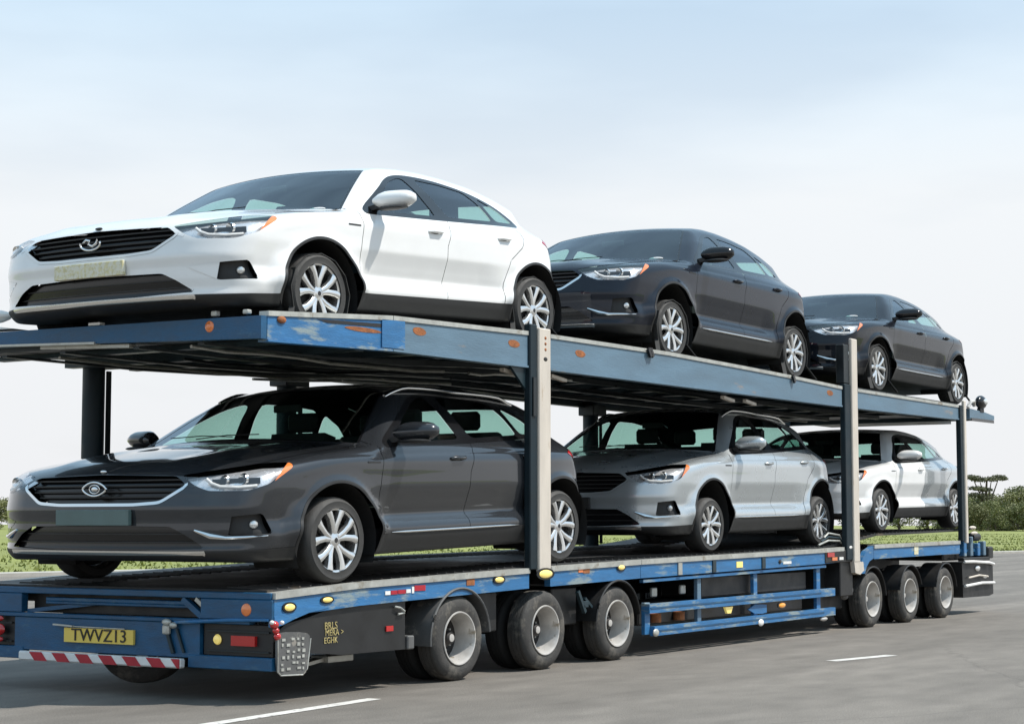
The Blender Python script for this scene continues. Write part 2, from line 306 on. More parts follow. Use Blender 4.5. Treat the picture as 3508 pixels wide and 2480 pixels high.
def surface_net(h=0.026):
    xs = np.arange(-1.42, 4.62, h); ys = (np.arange(-int(1.62 / h) - 1, int(1.62 / h) + 2)) * h; zs = np.arange(0.14, 1.84, h)
    X, Y, Z = np.meshgrid(xs, ys, zs, indexing='ij'); Fv = body_f(X, Y, Z)
    ins = Fv < 0; nx, ny, nz = Fv.shape
    cnt = np.zeros((nx - 1, ny - 1, nz - 1)); P = np.zeros((nx - 1, ny - 1, nz - 1, 3))
    sl = lambda i, n: slice(i, n - 1 + i)
    for ax in range(3):
        for i in (0, 1):
            for j in (0, 1):
                o0 = [0, 0, 0]; oth = [k for k in range(3) if k != ax]; o0[oth[0]] = i; o0[oth[1]] = j; o1 = list(o0); o1[ax] = 1
                A = tuple(sl(o0[k], Fv.shape[k]) for k in range(3)); B = tuple(sl(o1[k], Fv.shape[k]) for k in range(3))
                fa, fb = Fv[A], Fv[B]; m = (fa < 0) != (fb < 0); t = np.where(m, fa / np.where(m, fa - fb, 1), 0)
                q = np.zeros(P.shape); q[..., 0] = o0[0]; q[..., 1] = o0[1]; q[..., 2] = o0[2]; q[..., ax] += t
                P += q * m[..., None]; cnt += m
    act = cnt > 0; ids = -np.ones(act.shape, int); ids[act] = np.arange(act.sum())
    I = np.argwhere(act); V = (I + P[act] / cnt[act][:, None]) * h + np.array([xs[0], ys[0], zs[0]])
    T = []
    for ax in range(3):
        o = [k for k in range(3) if k != ax]
        a = [slice(1, Fv.shape[k] - 1) for k in range(3)]; a[ax] = slice(0, Fv.shape[ax] - 1); b = list(a); b[ax] = slice(1, Fv.shape[ax])
        m = ins[tuple(a)] != ins[tuple(b)]; flip = ins[tuple(a)][m]
        E = np.argwhere(m); E[:, o[0]] += 1; E[:, o[1]] += 1
        def cid(d0, d1):
            q = E.copy(); q[:, o[0]] -= d0; q[:, o[1]] -= d1; return ids[q[:, 0], q[:, 1], q[:, 2]]
        Q = np.stack([cid(0, 0), cid(1, 0), cid(1, 1), cid(0, 1)], 1)
        if ax == 1: flip = ~flip
        Q = np.where(flip[:, None], Q, Q[:, ::-1])
        T += [Q[:, [0, 1, 2]], Q[:, [0, 2, 3]]]
    T = np.concatenate(T); V = project(V, 6)
    E2 = np.concatenate([T[:, [0, 1]], T[:, [1, 2]], T[:, [2, 0]]]); E2.sort(1); E2 = np.unique(E2, axis=0)      # even the vertices out along the surface
    deg = np.bincount(E2.ravel(), minlength=len(V)).astype(float)[:, None]
    for _ in range(4):
        acc = np.zeros_like(V)
        for k in range(3): acc[:, k] = np.bincount(E2[:, 0], V[E2[:, 1], k], len(V)) + np.bincount(E2[:, 1], V[E2[:, 0], k], len(V))
        V = project(V * 0.4 + acc / deg * 0.6, 3)
    g = grad(V); fn = np.cross(V[T[:, 1]] - V[T[:, 0]], V[T[:, 2]] - V[T[:, 0]])
    bad = (fn * g[T[:, 0]]).sum(1) < 0
    if bad.mean() > 0.5: T = T[:, ::-1]
    return V, T
def split(V, T, g):
    g = np.where(np.abs(g) < 1e-5, 1e-5, g); s = g > 0; st = s[T]; n = st.sum(1); mixed = (n == 1) | (n == 2)
    if not mixed.any(): return V, T
    M = T[mixed]; sm = s[M]; odd = np.where(n[mixed] == 1, True, False)
    iso = np.argmax(sm == odd[:, None], 1); ar = np.arange(len(M))
    v0 = M[ar, iso]; v1 = M[ar, (iso + 1) % 3]; v2 = M[ar, (iso + 2) % 3]
    e = np.concatenate([np.stack([v0, v1], 1), np.stack([v0, v2], 1)]); e.sort(1)
    ue, inv = np.unique(e, axis=0, return_inverse=True); inv = inv.reshape(-1)
    t = (g[ue[:, 0]] / (g[ue[:, 0]] - g[ue[:, 1]]))[:, None]
    NV = V[ue[:, 0]] * (1 - t) + V[ue[:, 1]] * t; k = len(M); a = inv[:k] + len(V); b = inv[k:] + len(V)
    NT = np.concatenate([T[~mixed], np.stack([v0, a, b], 1), np.stack([a, v1, v2], 1), np.stack([a, v2, b], 1)])
    return np.concatenate([V, NV]), NT
def poly_sdf(px, py, poly):
    """negative inside"""
    P = np.array(poly, float); d = np.full(px.shape, 1e9); ins = np.zeros(px.shape, bool)
    for i in range(len(P)):
        a = P[i]; b = P[(i + 1) % len(P)]; e = b - a; wx = px - a[0]; wy = py - a[1]
        t = np.clip((wx * e[0] + wy * e[1]) / (e @ e), 0, 1); d = np.minimum(d, (wx - e[0] * t) ** 2 + (wy - e[1] * t) ** 2)
        c = (a[1] > py) != (b[1] > py)
        with np.errstate(divide='ignore', invalid='ignore'):
            ins ^= c & (px < (b[0] - a[0]) * (py - a[1]) / (b[1] - a[1] if b[1] != a[1] else 1e-12) + a[0])
    d = np.sqrt(d); return np.where(ins, -d, d)
def line_sdf(px, py, pts):
    """signed distance to an open polyline (sign by the nearest segment's side)"""
    best = np.full(px.shape, 1e9); sg = np.ones(px.shape)
    for i in range(len(pts) - 1):
        a = np.array(pts[i], float); b = np.array(pts[i + 1], float); e = b - a; wx = px - a[0]; wy = py - a[1]
        lo = -10 if i == 0 else 0; hi = 10 if i == len(pts) - 2 else 1
        t = np.clip((wx * e[0] + wy * e[1]) / (e @ e), lo, hi); d = np.hypot(wx - e[0] * t, wy - e[1] * t)
        c = np.sign(e[0] * wy - e[1] * wx); m = d < best; best = np.where(m, d, best); sg = np.where(m, c, sg)
    return best * np.where(sg == 0, 1, sg)
def smooth_poly(pts, it=2):
    for _ in range(it):
        q = []
        for i in range(len(pts)):
            a = pts[i]; b = pts[(i + 1) % len(pts)]
            q += [(a[0] * .75 + b[0] * .25, a[1] * .75 + b[1] * .25), (a[0] * .25 + b[0] * .75, a[1] * .25 + b[1] * .75)]
        pts = q
    return pts
def round_poly(pts, r=0.03):
    q = []; n = len(pts)
    for i in range(n):
        p = Vector(pts[i]); a = Vector(pts[i - 1]); b = Vector(pts[(i + 1) % n]); da = (a - p); db = (b - p); ra = min(r, da.length * .45); rb = min(r, db.length * .45)
        A = p + da.normalized() * ra; B = p + db.normalized() * rb
        q += [tuple(A), tuple(A * .25 + p * .5 + B * .25), tuple(B)]
    return q
DLO = smooth_poly([(0.72, 1.135), (0.86, 1.138), (2.2, 1.180), (3.45, 1.238), (3.70, 1.250), (3.68, 1.30), (3.44, 1.425), (3.05, 1.545), (2.55, 1.608), (2.1, 1.620), (1.80, 1.605), (1.55, 1.545), (1.22, 1.385)], 2)
FW = round_poly([(0.93, 1.165), (1.98, 1.200), (1.88, 1.588), (1.76, 1.580), (1.56, 1.520), (1.27, 1.375)], 0.06)
RW = round_poly([(2.20, 1.210), (3.12, 1.250), (3.07, 1.40), (2.94, 1.550), (2.5, 1.590), (2.06, 1.597)], 0.06)
QW = round_poly([(3.21, 1.255), (3.62, 1.272), (3.42, 1.40), (3.12, 1.510)], 0.05)
HL = round_poly([(0.93, 0.905), (1.06, 0.825), (1.20, 0.780), (1.60, 0.778), (1.84, 0.835), (2.06, 0.965), (2.02, 0.998), (1.75, 0.995), (1.35, 0.950)], 0.04)
FOG = round_poly([(1.08, 0.545), (1.30, 0.570), (1.74, 0.598), (1.84, 0.440), (1.42, 0.430)], 0.03)
GR = round_poly([(-0.76, 0.900), (0, 0.918), (0.76, 0.900), (0.885, 0.830), (0.66, 0.705), (0.4, 0.690), (-0.4, 0.690), (-0.66, 0.705), (-0.885, 0.830)], 0.035)
LG = round_poly([(-0.76, 0.505), (0, 0.515), (0.76, 0.505), (0.90, 0.44), (1.06, 0.335), (0.5, 0.318), (-0.5, 0.318), (-1.06, 0.335), (-0.90, 0.44)], 0.03)
TL = round_poly([(3.80, 1.075), (4.02, 1.13), (4.7, 1.10), (4.7, 0.90), (4.12, 0.93)], 0.03)
FD = [(0.56, 0.36), (0.575, 0.75), (0.66, 1.19), (1.25, 1.45), (1.6, 1.62), (2.02, 1.66), (2.16, 1.20), (1.98, 0.9), (1.93, 0.36)]
RD = [(1.93, 0.36), (1.98, 0.9), (2.16, 1.20), (2.02, 1.66), (3.05, 1.60), (3.50, 1.38), (3.50, 1.15), (3.35, 0.98), (3.12, 0.84), (2.98, 0.60), (2.93, 0.36)]
GAPS = [[(0.56, 0.30), (0.575, 0.75), (0.66, 1.15)], [(1.93, 0.30), (1.98, 0.9), (2.16, 1.25)], [(2.93, 0.30), (2.98, 0.60), (3.12, 0.84), (3.35, 0.98), (3.50, 1.15), (3.52, 1.25)]]
ZCLAD = table([-1.5, -1.0, -0.6, 0.5, 3.0, 4.3], [0.314, 0.314, 0.325, 0.385, 0.395, 0.35], 0.03)
HOODY = lambda x: 1.235 + 0.035 * sstep(x, -1.0, 0.3) - 0.30 * sstep(x, -0.75, -1.25)
def fields(V):
    x, y, z = V.T; a = np.abs(y); u = x - 0.135 * a * a; q = a + 0.8 * (x + 1.30)
    far = lambda v, c: np.where(c, v, 1.0)
    sidez = a > 0.80
    F = {}
    F['arch'] = far(np.minimum(archf(x, z, 0) - 0.468, archf(x, z, 3.6) - 0.468), a > 1.02)
    F['lip'] = far(np.minimum(archf(x, z, 0) - 0.492, archf(x, z, 3.6) - 0.492), a > 1.02)
    F['dlo'] = far(poly_sdf(x, z, DLO), (a > 0.75) & (x > 0.3)); F['fw'] = far(poly_sdf(x, z, FW), (a > 0.75) & (x > 0.3))
    F['rw'] = far(poly_sdf(x, z, RW), (a > 0.75)); F['qw'] = far(poly_sdf(x, z, QW), (a > 0.75))
    lim = 1.215 - 0.325 * (u - 0.4) / 0.9
    F['ws'] = far(np.maximum(np.maximum(0.425 - u, u - 1.315), (a - lim) * 0.95), z > 1.1)
    F['wsb'] = far(np.maximum(np.maximum(0.385 - u, u - 1.355), (a - lim - 0.022) * 0.95), z > 1.08)
    F['bw'] = far(np.maximum(np.maximum(3.78 - u, u - 4.08), (a - 0.98)), z > 1.0)
    F['hl'] = far(poly_sdf(q, z, HL), x < 0); F['turn'] = far(np.minimum(1.985 - 0.9 * (0.985 - z) - q, 1e3) , (x < 0) & (z < 1.1))
    F['fog'] = far(poly_sdf(q, z, FOG), x < 0); F['fogt'] = far(q - 1.40 - 0.25 * (z - 0.45), x < -0.5)
    F['gr'] = far(poly_sdf(y, z, GR), x < -0.8); F['grs'] = far(np.maximum(poly_sdf(y, z, GR) - 0.024, z - 0.82 - 0.25 * np.clip(a - 0.8, 0, 1)), x < -0.8)
    F['lg'] = far(poly_sdf(y, z, LG), x < -0.8)
    F['tl'] = far(poly_sdf(x, z, TL), (x > 3.8) & (a > 0.8))
    F['clad'] = z - ZCLAD(x)
    F['silv'] = far(np.maximum(np.maximum(0.282 - z, z - 0.312), a - 1.06), x < -0.8)
    F['hood'] = np.maximum(np.maximum(u - 0.36, a - HOODY(x)), -1.24 + 0.07 * a * a - x)
    for i, gp in enumerate(GAPS): F['gap%d' % i] = far(line_sdf(x, z, gp), (a > 1.2) & (z < 1.26) & (z > 0.31))
    F['fd'] = far(poly_sdf(x, z, FD), a > 0.75); F['rd'] = far(poly_sdf(x, z, RD), a > 0.75)
    F['qp'] = far(np.maximum(2.2 - x, z - 1.25), a > 0.9)
    return F
GW = 0.0038
CUTS = [('arch', 0), ('lip', 0), ('dlo', 0), ('dlo', 0.018), ('fw', 0), ('rw', 0), ('qw', 0), ('ws', 0), ('wsb', 0), ('bw', 0), ('hl', 0), ('turn', 0), ('fog', 0), ('fogt', 0), ('gr', 0), ('grs', 0),
        ('lg', 0), ('tl', 0), ('clad', 0), ('silv', 0), ('hood', 0.005), ('hood', 0), ('gap0', -GW), ('gap0', GW), ('gap1', -GW), ('gap1', GW), ('gap2', -GW), ('gap2', GW), ('fd', 0), ('rd', 0)]
V, T = surface_net()
for key, off in CUTS:
    g = fields(V)[key] - off
    V, T = split(V, T, g)
V = project(V, 1)
FC = fields(V[T].mean(1)); cen = V[T].mean(1); NRM = grad(V); NRM /= np.linalg.norm(NRM, axis=1)[:, None]
lab = np.full(len(T), 'body', dtype='U20')
def setl(m, n): lab[m] = n
setl((FC['fd'] < 0), 'front_door'); setl((FC['rd'] < 0), 'rear_door'); setl((FC['qp'] < 0) & (lab == 'body') & (FC['gap2'] < 0), 'rear_quarter_panel')
if not (lab == 'rear_quarter_panel').any() or (cen[lab == 'rear_quarter_panel'][:, 0]).mean() < 2.5: setl((FC['qp'] < 0) & (FC['fd'] > 0) & (FC['rd'] > 0) & (cen[:, 0] > 2.9), 'rear_quarter_panel')
setl(FC['hood'] < 0, 'hood'); setl((FC['hood'] >= 0) & (FC['hood'] < 0.005) & (cen[:, 2] > 0.88), 'gap')
for i in range(3): setl(np.abs(FC['gap%d' % i]) < GW, 'gap')
setl(FC['clad'] < 0, 'lower_cladding'); setl((FC['lip'] < 0) & (cen[:, 2] < 0.95), 'arch_lip')
setl(FC['grs'] < 0, 'grille_surround'); setl(FC['gr'] < 0, 'grille'); setl(FC['lg'] < 0, 'lower_grille'); setl(FC['silv'] < 0, 'skid_strip')
setl(FC['hl'] < 0, 'headlight'); setl((FC['hl'] < 0) & (FC['turn'] < 0), 'turn_lens'); setl(FC['fog'] < 0, 'fog_recess'); setl((FC['fog'] < 0) & (FC['fogt'] < 0), 'fog_blade')
setl(FC['tl'] < 0, 'tail_light'); setl(FC['dlo'] < 0.018, 'window_trim'); setl(FC['wsb'] < 0, 'windshield_trim'); setl(FC['ws'] < 0, 'windshield'); setl(FC['bw'] < 0, 'rear_windshield')
setl(FC['fw'] < 0, 'front_window'); setl(FC['rw'] < 0, 'rear_window'); setl(FC['qw'] < 0, 'quarter_window')
setl(FC['arch'] < 0, 'drop')
XO = 1.8                                                     # the car's own origin sits between the axles
def piece(mask, off=0.0, vec=(0, 0, 0)):
    t = T[mask]; u_, inv = np.unique(t, return_inverse=True); n = NRM[u_]
    v = V[u_] + n * off + np.array(vec) - np.array([XO, 0, 0]); return v, inv.reshape(-1, 3), n
def front_x(a, z):
    lo = np.full(np.shape(a), -1.6); hi = np.full(np.shape(a), 0.2); a = np.asarray(a, float); z = np.asarray(z, float)
    for _ in range(30):
        mid = (lo + hi) / 2; f = body_f(mid, a, z); lo = np.where(f > 0, mid, lo); hi = np.where(f > 0, hi, mid)
    return hi
def side_y(x, z):
    lo = 0.5; hi = 1.8
    for _ in range(30):
        mid = (lo + hi) / 2
        if body_f(np.array([x]), np.array([mid]), np.array([z]))[0] < 0: lo = mid
        else: hi = mid
    return lo
def top_z(x, y):
    lo = 0.6; hi = 1.9
    for _ in range(30):
        mid = (lo + hi) / 2
        if body_f(np.array([x]), np.array([y]), np.array([mid]))[0] < 0: lo = mid
        else: hi = mid
    return lo
PIECES = []       # (name, parent name or None, mesh, paintable)
def add(name, me, parent=None, paintslot=False, tagname=None, scale=None, loc=None):
    PIECES.append(dict(name=name, me=me, parent=parent, paint=paintslot, key=tagname, scale=scale, loc=loc)); return len(PIECES) - 1
ymid = cen[:, 1]
def shell(lbl, m, off=0.0, vec=(0, 0, 0), sides=False, paintslot=False, name=None, parent=None):
    ids = []
    for s in ((-1, 1) if sides else (0,)):
        mk = (lab == lbl) & ((ymid * s > 0) if s else True)
        if not mk.any(): continue
        v, f, n = piece(mk, off, vec); ids.append(add(name or lbl, np_mesh(name or lbl, v, f, [m], normals=n), parent, paintslot, lbl))
    return ids
shell('body', P_WHITE, paintslot=True); shell('hood', P_WHITE, 0.002, paintslot=True)
shell('front_door', P_WHITE, sides=True, paintslot=True); shell('rear_door', P_WHITE, sides=True, paintslot=True); shell('rear_quarter_panel', P_WHITE, sides=True, paintslot=True)
shell('gap', M_BLACK, -0.012, name='panel_gap'); shell('lower_cladding', M_BLACK, 0.003); 
for s_ in (-1, 1):
    for fr_i in (0, 1):
        mk = (lab == 'arch_lip') & (ymid * s_ > 0) & ((cen[:, 0] < 1.8) if fr_i else (cen[:, 0] >= 1.8)); v, f, n = piece(mk, 0.004); add('wheel_arch_lip', np_mesh('wheel_arch_lip', v, f, [M_BLACK], normals=n), None)
shell('window_trim', M_GLOSS, 0.001, sides=True); shell('windshield_trim', M_GLOSS, 0.0)
for g_ in ('front_window', 'rear_window', 'quarter_window'): shell(g_, M_GLASS, -0.004, sides=True)
shell('windshield', M_GLASS, -0.002); shell('rear_windshield', M_GLASS, -0.002)
shell('tail_light', M_RED, 0.004, sides=True); shell('skid_strip', M_CHROME, 0.006)
gi = shell('grille', M_GLOSS, 0, (0.07, 0, 0))[0]; shell('grille_surround', M_CHROME, 0.004, parent=gi)
lgi = shell('lower_grille', M_GLOSS, 0, (0.06, 0, 0))[0]
# horizontal grille bars
def hbar(z, amax, depth, th, inset):
    n = 25; aa = np.linspace(-amax, amax, n); xx = front_x(np.abs(aa), np.full(n, z)) + inset; b = MB(); prev = None
    for i in range(n):
        q = [b.bm.verts.new((xx[i] + dx - XO, aa[i], z + dz)) for dx, dz in ((0, -th / 2), (0, th / 2), (depth, th / 2), (depth, -th / 2))]
        if prev:
            for k in range(4): b.bm.faces.new((prev[k], prev[(k + 1) % 4], q[(k + 1) % 4], q[k]))
        prev = q
    return b.mesh('bar', M_BLACK)
def half_at(poly, z):
    P = [p for p in poly]; xsn = []
    for i in range(len(P)):
        a, b = P[i], P[(i + 1) % len(P)]
        if (a[1] > z) != (b[1] > z): xsn.append(a[0] + (b[0] - a[0]) * (z - a[1]) / (b[1] - a[1]))
    return max(xsn)
for z in (0.738, 0.782, 0.828, 0.872): add('bar', hbar(z, half_at(GR, z) - 0.01, 0.03, 0.012, 0.034), gi, tagname='bar')
for z in (0.38, 0.445): add('bar', hbar(z, half_at(LG, z) - 0.01, 0.02, 0.010, 0.045), lgi, tagname='bar')
# headlights: recessed bowl, projectors, lens
for s in (-1, 1):
    mk = ((lab == 'headlight') | (lab == 'turn_lens')) & (ymid * s > 0); v, f, n = piece(mk, -0.045)
    h = add('headlight', np_mesh('headlight', v, f, [M_LAMPIN], normals=n), None)
    v, f, n = piece((lab == 'headlight') & (ymid * s > 0), -0.001); add('lens', np_mesh('lens', v, f, [M_LENS], normals=n), h)
    v, f, n = piece((lab == 'turn_lens') & (ymid * s > 0), -0.001); add('turn_signal', np_mesh('turn_signal', v, f, [M_ORANGE], normals=n), h)
    for aq, zq, rr in ((1.14, 0.862, 0.036), (1.26, 0.868, 0.042)):
        xq = float(front_x(aq, zq)); b = MB(); b.lathe([(0.001, 0), (rr * .6, 0.004), (rr, 0.02), (rr * 1.15, 0.0)], 20)
        me = b.mesh('projector', M_CHROME); me.transform(Matrix.Translation((xq + 0.045 - XO, s * aq, zq)) @ Matrix.Rotation(R(90) if True else 0, 4, 'Z') @ Matrix.Rotation(0, 4, 'X')); add('projector', me, h)
    # dark bezel strip between the projectors
    b = MB(); x1 = float(front_x(1.08, 0.835)) + 0.034; x2 = float(front_x(1.36, 0.85)) + 0.034; b.bar((x1 - XO, s * 1.06, 0.845), (x2 - XO, s * 1.36, 0.855), 0.012, 0.05); add('bezel', b.mesh('bezel', M_BLACK), h)
    # daytime strip along the lower edge
    b = MB(); pts = [(float(front_x(aq, zq)) + 0.014 - XO, s * aq, zq) for aq, zq in ((1.02, 0.872), (1.07, 0.838), (1.14, 0.812), (1.26, 0.805), (1.36, 0.815))]; b.tube(pts, 0.014, 8); add('daylight_strip', b.mesh('daylight_strip', M_WHITEP), h)
    mk = ((lab == 'fog_recess') | (lab == 'fog_blade')) & (ymid * s > 0); v, f, n = piece(mk, -0.05)
    fr_ = add('fog_lamp', np_mesh('fog_lamp', v, f, [M_BLACK], normals=n), None)
    v, f, n = piece((lab == 'fog_blade') & (ymid * s > 0), 0.004); add('blade', np_mesh('blade', v, f, [P_WHITE], normals=n), fr_, paintslot=True, tagname='fogblade')
    b = MB(); b.lathe([(0.001, -0.008), (0.02, -0.006), (0.030, 0.0), (0.034, 0.02)], 20); me = b.mesh('lamp', M_CLEAR)
    aq = 1.335; xq = float(front_x(aq, 0.51)); me.transform(Matrix.Translation((xq + 0.045 - XO, s * aq, 0.512)) @ Matrix.Rotation(R(-90) + s * R(-25), 4, 'Z')); add('lamp', me, fr_)
    # bright strip below the fog lamp
    b = MB(); pts = [(float(front_x(aq, zq)) - 0.004 - XO, s * aq, zq) for aq, zq in ((0.98, 0.475), (1.10, 0.428), (1.20, 0.412), (1.32, 0.415), (1.42, 0.422))]; b.tube(pts, [0.010, 0.026, 0.016, 0.012, 0.005], 8); add('accent_strip', b.mesh('accent_strip', M_CHROME), fr_, tagname='accent')
# licence plate
b = MB(); b.box((front_x(0.0, 0.55) - 0.040 - XO, -0.40, 0.515), (front_x(0.40, 0.55) - 0.012 - XO, 0.40, 0.640), 0.004)
PL = add('license_plate', b.mesh('license_plate', M_PLATEG), None, tagname='plate')
# emblem on the grille
XE = float(front_x(0.0, 0.79)) - 0.012
# door handles with a cup behind each, side trim, mirrors
for s in (-1, 1):
    for hx, hz in ((1.66, 1.022), (2.90, 1.045)):
        yy = side_y(hx + 0.1, hz); b = MB(); b.tube([(hx - XO, s * (yy + 0.004), hz), (hx + 0.04 - XO, s * (yy + 0.030), hz + 0.004), (hx + 0.19 - XO, s * (yy + 0.030), hz + 0.006), (hx + 0.235 - XO, s * (yy + 0.004), hz + 0.004)], [0.012, 0.017, 0.017, 0.012], 10)
        i_ = add('door_handle', b.mesh('door_handle', P_WHITE, 60), None, paintslot=True, tagname='handle')
        b = MB(); b.ball((hx + 0.10 - XO, s * (yy + 0.000), hz - 0.004), (0.075, 0.006, 0.032)); add('handle_cup', b.mesh('handle_cup', M_BLACK, 60), i_)
    # mirror
    yb = side_y(0.90, 1.185)
    b = MB(); prev = []; K = 9
    for i in range(K):
        t_ = i / (K - 1); yy = yb + 0.045 + 0.37 * t_; hh = 0.098 * (1 - (2 * t_ - 1) ** 4 * 0.55) * (0.80 + 0.2 * (1 - t_)); dd = 0.14 * (1 - 0.35 * t_ - 0.2 * (2 * t_ - 1) ** 4)
        ring = [b.bm.verts.new((0.97 + 0.05 * t_ + (-dd * math.cos(an) if math.cos(an) > 0 else -dd * 0.32 * math.cos(an)) - XO, s * yy, 1.245 + 0.012 * t_ + hh * math.sin(an))) for an in [2 * math.pi * k / 16 for k in range(16)]]
        if prev:
            for k in range(16): b.bm.faces.new((prev[k], prev[(k + 1) % 16], ring[(k + 1) % 16], ring[k]))
        else: b.bm.faces.new(ring)
        prev = ring
    b.bm.faces.new(prev[::-1]); mi = add('wing_mirror', b.mesh('wing_mirror', P_WHITE, 60), None, paintslot=True, tagname='mirror')
    b = MB(); b.bar((0.92 - XO, s * (yb - 0.03), 1.175), (0.95 - XO, s * (yb + 0.16), 1.215), 0.09, 0.045); add('mirror_arm', b.mesh('mirror_arm', M_BLACK), mi)
    b = MB(); b.box((0.995 - XO, s * (yb + 0.09), 1.19), (1.02 - XO, s * (yb + 0.37), 1.31), 0.006); add('mirror_glass', b.mesh('mirror_glass', M_CHROME), mi)
    b = MB(); b.ball((0.93 - XO, s * (yb + 0.22), 1.172), (0.09, 0.17, 0.022)); add('mirror_base', b.mesh('mirror_base', M_BLACK, 60), mi)
    # chrome sill line
    pts = [(x - XO, s * (side_y(x, 0.395) + 0.004), 0.395) for x in np.linspace(0.72, 2.78, 12)]; b = MB(); b.tube(pts, [0.003] + [0.011] * 10 + [0.003], 8); add('sill_trim', b.mesh('sill_trim', M_CHROME, 60), None, tagname='silltrim')
    # roof rail
    pts = [(x - XO, s * 1.00, top_z(x, 1.00) + (0.045 if 1.75 < x < 3.3 else 0.0)) for x in ()] + [(x - XO, s * (1.0 - 0.03 * abs(x - 2.4)), top_z(x, 1.00 - 0.03 * abs(x - 2.4)) + 0.042 * float(sstep(x, 1.35, 1.7) * (1 - sstep(x, 3.25, 3.5))) - 0.004) for x in np.linspace(1.36, 3.50, 26)]; b = MB(); b.tube(pts, 0.017, 8); add('roof_rail', b.mesh('roof_rail', M_CHROME, 60), None, tagname='roofrail')
    # wiper
    pts = [(x - XO, y_, top_z(x, y_) + 0.022) for x, y_ in ((0.44, s * 0.10 + 0.35), (0.46, s * 0.10 + 0.0), (0.47, s * 0.10 - 0.35))]
    if s < 0: pts = [(p[0], p[1] + 0.5, p[2]) for p in pts]
    b = MB(); b.tube(pts, 0.005, 6); add('wiper', b.mesh('wiper', M_BLACK), None)
# side repeater badge on the fender
yy = side_y(0.42, 0.985); b = MB(); b.box((0.40 - XO, -yy - 0.003, 0.985), (0.58 - XO, -yy + 0.012, 0.999), 0.0); add('fender_badge', b.mesh('fender_badge', M_DARKMET), None)
# underbody and wheel wells
b = MB(); b.box((-1.0 - XO, -0.98, 0.225), (4.2 - XO, 0.98, 0.50), 0.02); b.box((0.62 - XO, -1.40, 0.235), (2.9 - XO, 1.40, 0.42), 0.02); add('underbody', b.mesh('underbody', M_LINER), None)
for s in (-1, 1):
    for cx in (0.0, 3.6):
        b = MB(); n = 26; A = []; B = []; Cc = []
        for k in range(n + 1):
            an = R(-25 + 230 * k / n); px = cx + 1.13 * 0.485 * math.cos(an) - XO; pz = 0.355 + 0.485 * math.sin(an)
            A.append(b.bm.verts.new((px, s * 1.455, pz))); B.append(b.bm.verts.new((px, s * 1.0, pz)))
        cc_ = b.bm.verts.new((cx - XO, s * 1.0, 0.355))
        for k in range(n): b.bm.faces.new((A[k], A[k + 1], B[k + 1], B[k])); b.bm.faces.new((B[k], B[k + 1], cc_))
        add('wheel_well', b.mesh('wheel_well', M_LINER), None)
# cabin
b = MB(); b.box((0.75 - XO, -1.18, 0.50), (3.95 - XO, 1.18, 0.60), 0.0); b.prism([(0.42, 1.00), (0.55, 1.16), (0.95, 1.15), (1.18, 1.02), (1.15, 0.7), (0.5, 0.7)], 1, -1.24, 1.24)
b.box((3.55 - XO, -1.1, 0.6), (4.15 - XO, 1.1, 1.12), 0.03)
for v_ in b.bm.verts:
    if v_.co.x > 0.4 and abs(abs(v_.co.y) - 1.24) < 1e-6 and v_.co.z >= 0.69: v_.co.x -= XO
DASH = add('dashboard', b.mesh('dashboard', M_TRIM), None)
b = MB(); ring = [(1.22 + 0.07 * math.sin(t_) - XO, 0.62 + 0.19 * math.cos(t_), 1.06 + 0.17 * math.sin(t_)) for t_ in [2 * math.pi * k / 20 for k in range(21)]]; b.tube(ring, 0.018, 8, False); b.bar((1.15 - XO, 0.62, 1.02), (1.22 - XO, 0.62, 1.06), 0.1); b.bar((1.22 - XO, 0.45, 1.06), (1.22 - XO, 0.79, 1.06), 0.03); add('steering_wheel', b.mesh('steering_wheel', M_TRIM), None)
def seat(x, y, w):
    b = MB(); b.box((x - 0.45 - XO, y - w, 0.62), (x + 0.18 - XO, y + w, 0.84), 0.05)
    b.box((x + 0.02 - XO, y - w, 0.72), (x + 0.20 - XO, y + w, 1.30), 0.06, rot=Matrix.Rotation(R(14), 3, 'Y'), piv=(x + 0.1 - XO, y, 0.72))
    i_ = add('seat', b.mesh('seat', M_SEAT), None); ys_ = (y,) if w < 0.4 else (y - w * 0.55, y + w * 0.55)
    for q in ys_:
        b = MB(); b.box((x + 0.19 - XO, q - 0.17, 1.31), (x + 0.30 - XO, q + 0.17, 1.50), 0.035); add('headrest', b.mesh('headrest', M_SEAT), i_)
seat(1.95, 0.62, 0.33); seat(1.95, -0.62, 0.33); seat(3.05, 0.0, 1.02)
# inner roof lining pillar between the windows is the body's own dark inner side; a rear view mirror hangs at the windscreen
b = MB(); b.box((1.17 - XO, -0.16, 1.47), (1.20 - XO, 0.16, 1.54), 0.01); add('rear_view_mirror', b.mesh('rear_view_mirror', M_TRIM), None)
